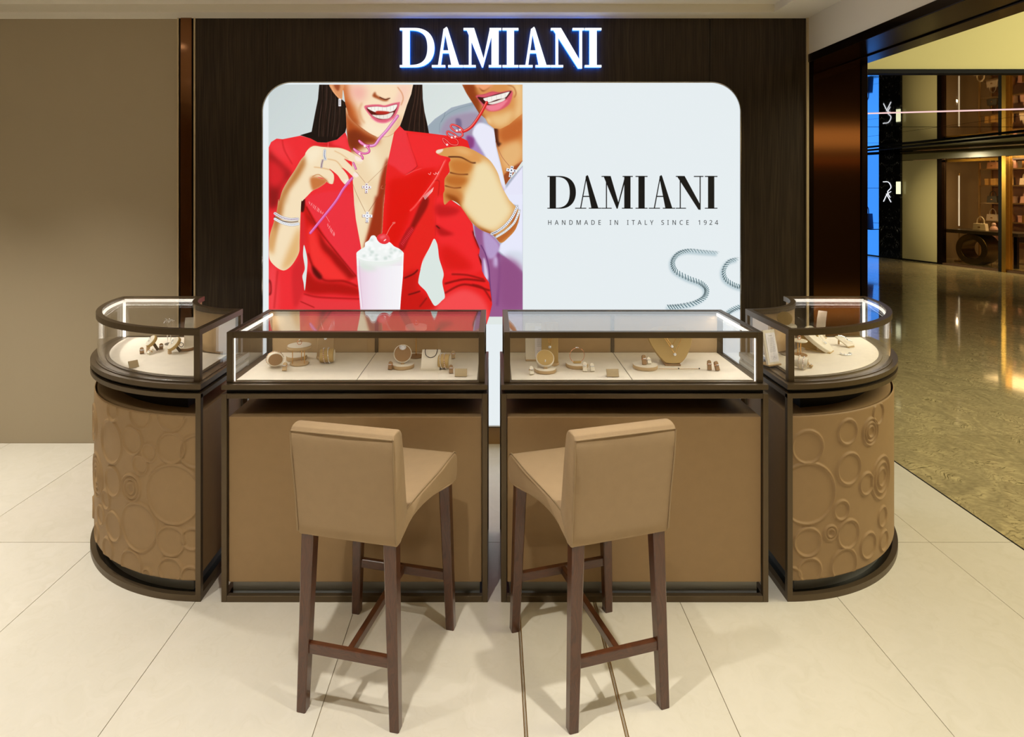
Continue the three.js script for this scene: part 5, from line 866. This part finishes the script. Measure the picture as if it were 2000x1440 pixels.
// ---- right corner counter
{
  let p = zoomD(445, 850); card('slanted card with small print in the right corner counter', p, 0.42, 0.066, 0.138, 0.05);
  p = zoomD(725, 742); let t = thing('pedestal', 'stemmed pedestal with a round box on top, right corner counter', 'stand', p.toArray(), 0, G.stands); part(t, 'foot', pad(0.032, 0.005), M.brownSuede); for (const k of [-0.006, 0.006]) part(t, 'stem', stem(k, 0, 0.005, 0.06, 0.0018), M.gold); part(t, 'tier', pad(0.032, 0.006).translate(0, 0.06, 0), M.creamSoft);
  ring('rose gold ring on the lower tier of the right pedestal', p.clone().add(V(0, 0.0756, 0)), 0.2);
  p = zoomD(600, 735); t = thing('round_box', 'round cream display on a thin stem with a tilted disc above', 'stand', p.toArray(), 0, G.stands); part(t, 'foot', pad(0.03, 0.004), M.bronze); part(t, 'stem', stem(0, 0, 0.004, 0.112, 0.002), M.gold); part(t, 'box', pad(0.036, 0.018, 0.003).translate(0, 0.112, 0), M.creamSoft); { const g = pad(0.031, 0.009, 0.002); g.rotateX(0.95); g.rotateY(-0.4); g.translate(-0.006, 0.152, -0.014); part(t, 'tilted_disc', g, M.goldCloth); part(t, 'disc_prop', bar(V(-0.004, 0.13, -0.016), V(-0.006, 0.158, -0.018), 0.003), M.gold); }
  // wedge bust
  p = zoomD(1000, 700); t = thing('necklace_bust', 'large cream wedge bust leaning right in the right corner counter', 'stand', p.toArray(), 0.85, G.stands);
  { const s = new THREE.Shape(); s.moveTo(-0.02, 0.0); s.bezierCurveTo(-0.06, 0.03, -0.078, 0.1, -0.06, 0.125); s.quadraticCurveTo(0, 0.145, 0.06, 0.125); s.bezierCurveTo(0.078, 0.1, 0.06, 0.03, 0.02, 0); s.lineTo(-0.02, 0); const g = new THREE.ExtrudeGeometry(s, { depth: 0.012, bevelEnabled: true, bevelSize: 0.003, bevelThickness: 0.003, bevelSegments: 2, curveSegments: 18 }); g.translate(0, 0.004, -0.012); g.rotateX(-0.85); g.translate(0, 0.004, 0.03); part(t, 'form', g, M.creamSoft); part(t, 'wedge', bar(V(0, 0.075, -0.06), V(0, 0.001, -0.066), [0.01, 0.07]), M.goldCloth); part(t, 'foot', rbox(-0.03, 0.03, 0, 0.004, -0.075, 0.03, 0.001), M.goldCloth); }
  necklace('diamond necklace on the large cream wedge bust', p.clone().add(V(0.02, 0.002, 0.022)), 0.85, 0.85, 0.04, 0.115, 0.04, M.silver);
  p = zoomD(960, 560); t = thing('bracelet_arch', 'tall curved cream strip stand in the right corner counter', 'stand', p.toArray(), -0.7, G.stands); { const g = [], pts = new THREE.CatmullRomCurve3([V(0, 0.003, 0.006), V(0, 0.05, 0.004), V(0, 0.095, -0.012), V(0, 0.125, -0.036)]).getPoints(10); for (let i = 0; i < 10; i++) g.push(bar(pts[i], pts[i + 1], [0.005, 0.038], [0.005, 0.038], 0.2, V(0, 0, 1))); part(t, 'strip', merge(g), M.creamSoft); part(t, 'foot', rbox(-0.02, 0.02, 0, 0.004, -0.03, 0.02, 0.001), M.tan); }
  p = zoomD(735, 890); roll('cream bracelet roll pointing right in the right corner counter', p, 0.052, 0.025, -0.55, -0.1, M.creamSoft, M.tan, [[-0.012, M.roseGold, 'rose gold bracelet on the cream roll, nearer the card'], [0.004, M.gold, 'gold bracelet on the cream roll, nearer its open end']]);
  finger('tiny tan ring holder beside the cream roll in the right corner counter', 'silver ring beside the cream roll in the right corner counter', zoomD(866, 882), M.tan, 1.0, 0.9, M.silver, 0.026);
  p = zoomD(1215, 640); t = thing('jewel_stand', 'low cream wedge with silver jewels behind the large bust', 'stand', p.toArray(), 0.5, G.stands); { const g = new RoundedBoxGeometry(0.05, 0.006, 0.07, 2, 0.002); g.rotateX(0.5); g.translate(0, 0.022, 0); part(t, 'pad', g, M.creamSoft); part(t, 'strut', bar(V(0, 0.034, -0.026), V(0, 0.001, -0.028), 0.006), M.tan); part(t, 'rest', rbox(-0.02, 0.02, 0, 0.005, 0.02, 0.034, 0.001), M.tan); part(t, 'jewel', tube([V(-0.018, 0.045, -0.02), V(0.01, 0.036, -0.004), V(0.002, 0.03, 0.014), V(0.018, 0.022, 0.024)], 0.003, 30), M.silver); }
  p = zoomD(1230, 735); { const b = thing('bracelet', 'open silver cuff lying behind the wedge bust', 'bracelet', p.toArray(), 0.2, G.bracelets); const pts = []; for (let i = 0; i <= 16; i++) { const a = -0.6 + i / 16 * 4.4; pts.push(V(0.024 * Math.cos(a), 0.003, 0.017 * Math.sin(a))); } part(b, 'band', tube(pts, 0.0026, 40), M.silver); part(b, 'stones', gems(pts.filter((_, i) => i % 2).map((q) => q.clone().add(V(0, 0.003, 0))), 0.0026), M.diamond); }
}

// ================================================================ shop windows across the corridor
{
  const O = V(8.43, 0, STAND - 14.02), TH = -1.2701, ex = V(Math.cos(TH), 0, -Math.sin(TH)), nz = V(Math.sin(TH), 0, Math.cos(TH));
  const sOf = (px, back = 0) => { const t = (px - 965) / 1211, o = O.clone().addScaledVector(nz, -back), d0 = STAND - o.z; return (d0 * t - o.x) / (ex.x + ex.z * t); };   // along the front, as seen at px
  const yOf = (px, py, back = 0) => { const q = O.clone().addScaledVector(nz, -back).addScaledVector(ex, sOf(px, back)); return EYE - (py - 366) * (STAND - q.z) / 1211; };
  const put = (name, label, cat, group, back = 0, s = 0, y = 0) => { const p = O.clone().addScaledVector(ex, s).addScaledVector(nz, -back); p.y = y; return thing(name, label, cat, p.toArray(), TH, group); };
  const S = sOf;
  let t = put('lit_panel', 'bright blue backlit panel across the corridor, beside the portal column', 'lit panel');
  part(t, 'frame', box(S(1630), S(1719.5), 0, 2.28, -0.14, -0.06), M.black);
  for (const [y0, y1] of [[0.02, 0.74], [0.748, 1.52], [1.528, 2.27]]) part(t, 'diffuser', box(S(1632), S(1719), y0, y1, -0.06, -0.05), glow(0x3d92ff, 1.05), 'glowing blue diffuser');
  { const w = S(1719) - S(1632), c = O.clone().addScaledVector(ex, (S(1719) + S(1632)) / 2).addScaledVector(nz, -0.03).setY(1.15), l = areaLight(0x3d92ff, 0.5, w, 2.2, c, c.clone().add(nz), 'lit_panel_light'); }
  const bag = (name, label, p, w, h, m, group, handle = M.gold) => {
    const b = thing(name, label, 'handbag', p.toArray(), TH, group), s = new THREE.Shape(); s.moveTo(-w / 2, 0); s.lineTo(w / 2, 0); s.lineTo(w * 0.43, h); s.lineTo(-w * 0.43, h); s.lineTo(-w / 2, 0);
    const g = new THREE.ExtrudeGeometry(s, { depth: w * 0.3, bevelEnabled: true, bevelSize: 0.008, bevelThickness: 0.008, bevelSegments: 2 }); g.translate(0, 0.008, -w * 0.15); part(b, 'body', g, m);
    part(b, 'handle', tube([V(-w * 0.3, h, 0), V(-w * 0.24, h + w * 0.42, 0), V(0, h + w * 0.62, 0), V(w * 0.24, h + w * 0.42, 0), V(w * 0.3, h, 0)], 0.01, 30), m); part(b, 'clasp', rbox(-w * 0.1, w * 0.1, h * 0.45, h * 0.6, w * 0.15 + 0.006, w * 0.15 + 0.016, 0.003), handle); return b;
  };
  { const q = O.clone().addScaledVector(ex, S(1697)).addScaledVector(nz, 0.12).setY(0.62); const sh = thing('wall_shelf', 'small glass shelf carrying a blue bag', 'shelf', q.clone().setY(0.6).toArray(), TH); part(sh, 'board', rbox(-0.25, 0.25, 0, 0.018, -0.17, 0.1, 0.003), M.darkStone); bag('handbag', 'dark blue handbag before the glowing blue panel', q, 0.34, 0.32, std(0x123a8c, 0.35), undefined, M.silver); }
  // black marble pillar with white veins
  const veinTex = dataTexture(256, 768, (u, v, x, y) => { const w = fbm(x * 0.01, y * 0.006, 3), k = Math.pow(Math.max(0, 1 - Math.abs(fbm(x * 0.02 + w * 2, y * 0.006 + w, 4)) * 16), 2); return grey(12 + 150 * k * Math.max(0, 0.4 + noise(x * 0.01, y * 0.01))); });
  t = put('marble_pillar', 'black marble pillar with white veins and a white line monogram', 'pillar');
  { const g = box(S(1719.7), S(1762), 0, 2.29, -0.3, 0.05); planar(g, 'x', 'y'); const tx = veinTex.clone(); tx.repeat.set(1 / 0.6, 1 / 1.8); tx.needsUpdate = true; part(t, 'shaft', g, std(0xffffff, 0.08, 0, { map: tx })); }
  { const c = (S(1728) + S(1746)) / 2, y = 1.42, k = 0.1, z = 0.062, m = glow(0xf3f6ff, 1.2), w = part(t, 'monogram', tube([V(c - k, y + 2.4 * k, z), V(c + 0.3 * k, y + 2.3 * k, z), V(c + 0.9 * k, y + 1.2 * k, z), V(c + 0.1 * k, y + 0.2 * k, z), V(c + 0.7 * k, y - 1 * k, z)], 0.008, 30), m, 'white glowing line monogram'); part(w, 'stroke', tube([V(c - 0.9 * k, y - 1.9 * k, z), V(c, y - 0.3 * k, z), V(c + 0.9 * k, y + 0.3 * k, z)], 0.008, 20), m); part(w, 'stroke', tube([V(c - 0.2 * k, y - 0.2 * k, z), V(c + 0.9 * k, y - 2 * k, z)], 0.008, 12), m); }
  t = put('wall_sign', 'small upright glowing pale sign at the edge of the marble pillar', 'sign'); part(t, 'box', rbox(S(1756), S(1763), yOf(1760, 379), yOf(1760, 355), 0.052, 0.09, 0.004), glow(0xf4f4c8, 1.2));
  // lacquer panel and glazed front
  t = put('shop_partition', 'olive lacquered panel between marble pillar and shop window', 'panel'); part(t, 'board', box(S(1762.3), S(1831.5), 0.03, 2.1, -0.1, 0), std(0xa59b72, 0.12)); part(t, 'plinth', box(S(1762.3), S(1831.5), 0, 0.03, -0.1, 0.005), M.black); part(t, 'header', box(S(1762.3), S(1831.5), 2.11, 2.29, -0.1, 0.005), std(0x6f6848, 0.2));
  t = put('shop_window', 'tall glazed shop window with bronze posts across the corridor', 'shop window');
  part(t, 'post', box(S(1832), S(1841.5), 0, 2.11, -0.09, 0.03), M.portalDark, 'dark bronze post'); part(t, 'post', box(S(1952.5), S(1959.5), 0, 2.11, -0.12, 0.04), M.black, 'black post'); part(t, 'post', box(S(1960), S(1968), 0, 2.11, -0.12, 0.05), std(0xd7a94e, 0.25, 1), 'brass post'); part(t, 'post', box(S(2070), S(2080), 0, 2.11, -0.1, 0.03), M.portalDark);
  part(t, 'header', box(S(1832), S(2160), 2.11, 2.29, -0.12, 0.02), std(0x6f6848, 0.2)); part(t, 'sill', box(S(1842), S(2160), 0, 0.04, -0.12, 0.02), std(0x4a3524, 0.3));
  for (const [a, b] of [[1842, 1952], [1968.5, 2069.5], [2080.5, 2160]]) part(t, 'pane', box(S(a), S(b), 0.04, 2.11, -0.05, -0.04), M.darkGlass, 'clear shop glass');
  part(t, 'door_rail', box(S(1842), S(1952), 2.04, 2.09, -0.09, -0.06), std(0xb9974f, 0.3, 0.9));
  // inside of that shop
  const inw = (name, label, g, m) => { const o = structure(name, label); o.position.copy(O); o.rotation.y = TH; part(o, 'plaster', g, m); return o; };
  inw('wall_shop', 'taupe rear wall inside the shop across the corridor', box(S(1700), S(2160), 0, 2.29, -2.6, -2.5), std(0x9a8364, 0.7)); inw('wall_shop', 'taupe side wall inside the shop across the corridor', box(S(1862, 0.7) - 0.42, S(1862, 0.7) - 0.38, 0, 2.29, -2.5, -0.12), std(0x8b785c, 0.7)); inw('wall_shop', 'beige storefront wall running on along the corridor', box(S(2160), S(2160) + 7.5, 0, 2.29, -0.1, 0), std(0x8f8265, 0.5));
  { const c = O.clone().addScaledVector(ex, (S(1842) + S(2150)) / 2).addScaledVector(nz, -1.3), l = 0; const lp = put('ceiling_panel_light', 'warm ceiling light panel inside the shop across the corridor', 'lamp', undefined, 1.3, (S(1842) + S(2150)) / 2, 2.24); part(lp, 'frame', box(-1.12, 1.12, 0.0, 0.05, -0.82, 0.82), M.whitePaint); part(lp, 'diffuser', box(-1.1, 1.1, -0.008, 0, -0.8, 0.8), glow(0xffe0b0, 2)); areaLight(0xffe0b0, 13, 2.2, 1.6, c.clone().setY(2.22), c.clone().setY(0), 'ceiling_panel_light_glow'); }
  // table on a hollow drum
  const bk = 0.7, sT = S(1918, bk), yT = yOf(1905, 449, bk);
  t = put('display_table', 'dark display table on a hollow round drum foot', 'table', undefined, bk, sT);
  part(t, 'table_top', rbox(S(1862, bk) - sT, S(2010, bk) - sT, yT - 0.07, yT, -0.3, 0.3, 0.006), std(0x4d4638, 0.3, 0.3));
  { const R0 = (yT - 0.07) / 2, s = new THREE.Shape(); s.absarc(0, 0, R0, 0, Math.PI * 2); const h = new THREE.Path(); h.absarc(0, 0, R0 * 0.62, 0, Math.PI * 2); s.holes.push(h); const g = new THREE.ExtrudeGeometry(s, { depth: 0.36, bevelEnabled: true, bevelSize: 0.01, bevelOffset: -0.01, bevelThickness: 0.01, bevelSegments: 2, curveSegments: 32 }); g.translate(S(1910, bk) - sT, R0, -0.18); g.translate(0, 0.0, 0); part(t, 'drum_foot', g, std(0x6a5c3c, 0.25, 0.7)); part(t, 'leg', box(S(1985, bk) - sT - 0.03, S(1985, bk) - sT + 0.03, 0, yT - 0.07, -0.03, 0.03), M.portalDark); }
  const on = (px, back, y) => { const p = O.clone().addScaledVector(ex, S(px, back)).addScaledVector(nz, -back); p.y = y; return p; };
  bag('handbag', 'cream top handle handbag on the dark display table', on(1915, 0.65, yT), 0.24, 0.12, std(0xe8dcc6, 0.4), 'handbags across the corridor');
  { const p = on(1941, 0.6, yT), b = thing('perfume_flask', 'small pink rounded flask on the dark display table', 'flask', p.toArray(), TH); part(b, 'body', lathe([[0, 0], [0.055, 0.003], [0.066, 0.04], [0.05, 0.085], [0.03, 0.1], [0, 0.101]], 24), std(0xf0c4c0, 0.3)); part(b, 'stopper', lathe([[0, 0.101], [0.03, 0.103], [0.036, 0.13], [0.024, 0.16], [0, 0.164]], 20), std(0xf3cfc9, 0.3)); }
  { const p = on(1873, 0.9, 0), b = thing('light_tube', 'slim upright white light tube inside the shop window', 'lamp', p.toArray(), TH); part(b, 'foot', pad(0.08, 0.02), M.brass); part(b, 'pole', cyl(0.008, 0.008, 0.72, 12).translate(0, 0.018, 0), M.brass); const g = new THREE.CylinderGeometry(0.014, 0.014, 1.05, 12); g.translate(0, 1.26, 0); part(b, 'tube', g, glow(0xfff0e0, 1.6)); part(b, 'cap', cyl(0.018, 0.018, 0.05, 12).translate(0, 1.785, 0), M.brass); const l = new THREE.PointLight(0xfff0e0, 0.15, 0, 2); l.position.copy(p).setY(1.26).addScaledVector(nz, 0.06); l.shadow.radius = 0.4; l.castShadow = true; l.name = 'light_tube_glow'; scene.add(l); }
  // shelf unit and goods
  const sb = 1.5, sU = S(1975, sb); t = put('shelf_unit', 'brass framed shelf unit with lit back inside the shop', 'shelf', undefined, sb, sU);
  const u0 = S(1925, sb) - sU, u1 = S(2060, sb) - sU; for (const u of [u0, (u0 + u1) / 2, u1]) for (const z of [-0.18, 0.18]) part(t, 'upright', box(u - 0.014, u + 0.014, 0, 2.05, z - 0.014, z + 0.014), M.brass);
  const shelfY = [0.42, 0.82, 1.2, 1.56, 1.9]; for (const y of shelfY) part(t, 'shelf_board', box(u0, u1, y, y + 0.025, -0.19, 0.19), std(0x8a6f45, 0.3, 0.5));
  part(t, 'back_board', box(u0, u1, 0.3, 2.05, -0.21, -0.195), std(0xc79a80, 0.6));
  areaLight(0xffd2b8, 2.2, u1 - u0, 0.3, O.clone().addScaledVector(ex, sU + (u0 + u1) / 2).addScaledVector(nz, -sb + 0.3).setY(2.06), O.clone().addScaledVector(ex, sU + (u0 + u1) / 2).addScaledVector(nz, -sb).setY(0.9), 'shelf_light');
  { const b = put('strip_light', 'slim light bar above the shelf unit', 'lamp', undefined, sb - 0.3, sU + (u0 + u1) / 2, 2.08); part(b, 'bar', box(u0, u1, 0.01, 0.03, -0.03, 0.03), glow(0xffd2b8, 1.2)); part(b, 'housing', box(u0, u1, 0.03, 0.09, -0.035, 0.035), M.brass); }
  const tints = [0xe7b9ac, 0xcaa05a, 0x3b332a, 0xefe0d0, 0xb98a5a, 0xd9a7a0, 0x55503f, 0xe9cdbb], spots = ['top', 'second', 'middle', 'fourth', 'lowest'];
  shelfY.forEach((y, r) => { for (let k = 0; k < 4; k++) { const u = u0 + (u1 - u0) * (k + 0.5) / 4, p = O.clone().addScaledVector(ex, sU + u).addScaledVector(nz, -sb + 0.02).setY(y + 0.025), m = std(tints[(r * 3 + k) % 8], 0.4); const tone = ['pink', 'gold', 'black', 'cream', 'tan', 'rose', 'olive', 'peach'][(r * 3 + k) % 8]; const place = `on the ${spots[4 - r]} shelf across the corridor, ${['left end', 'centre left', 'centre right', 'right end'][k]}`;
    if ((r + k) % 3 === 0) { const b = thing('gift_box', `${tone} lidded box ${place}`, 'box', p.toArray(), TH, 'goods on the brass shelf unit'); part(b, 'body', rbox(-0.1, 0.1, 0, 0.1, -0.09, 0.09, 0.004), m); part(b, 'lid', rbox(-0.105, 0.105, 0.1, 0.135, -0.095, 0.095, 0.004), m); part(b, 'band', box(-0.02, 0.02, 0, 0.137, -0.0965, 0.0965), M.gold); } else bag('handbag', `${tone} handbag ${place}`, p, 0.19 + 0.02 * ((r + k) % 2), 0.12 + 0.02 * (k % 2), m, 'goods on the brass shelf unit'); } });
}
// ---- downlights of the far corridor, in the mirrored ceiling
for (const [i, [x, z]] of [[3.4, -5.7], [4.9, -8.4], [5.9, -10.4], [4.2, -7.0]].entries()) {
  const t = thing('downlight', 'round downlight in the mirrored corridor ceiling, ' + ['nearest the portal column', 'third from the portal column', 'farthest from the portal column', 'second from the portal column'][i], 'lamp', [x, HALL_TOP, z], 0, 'corridor downlights');
  part(t, 'trim_ring', lathe([[0.036, -0.001], [0.05, -0.006], [0.052, -0.001], [0.052, 0], [0.036, 0]], 32), M.chrome); const lens = new THREE.CylinderGeometry(0.036, 0.036, 0.002, 32); lens.translate(0, -0.001, 0); part(t, 'lens', lens, glow(0xfff0c8, 3));
  const l = new THREE.SpotLight(0xffeebf, 26, 0, 0.42, 0.8, 2); l.position.set(x, HALL_TOP - 0.012, z); l.target.position.set(8.9, 1.0, -7.8 - 0.9 * i); l.shadow.radius = 0.6; l.castShadow = true; l.name = 'downlight_beam'; scene.add(l, l.target);
}

renderer.render(scene, camera);
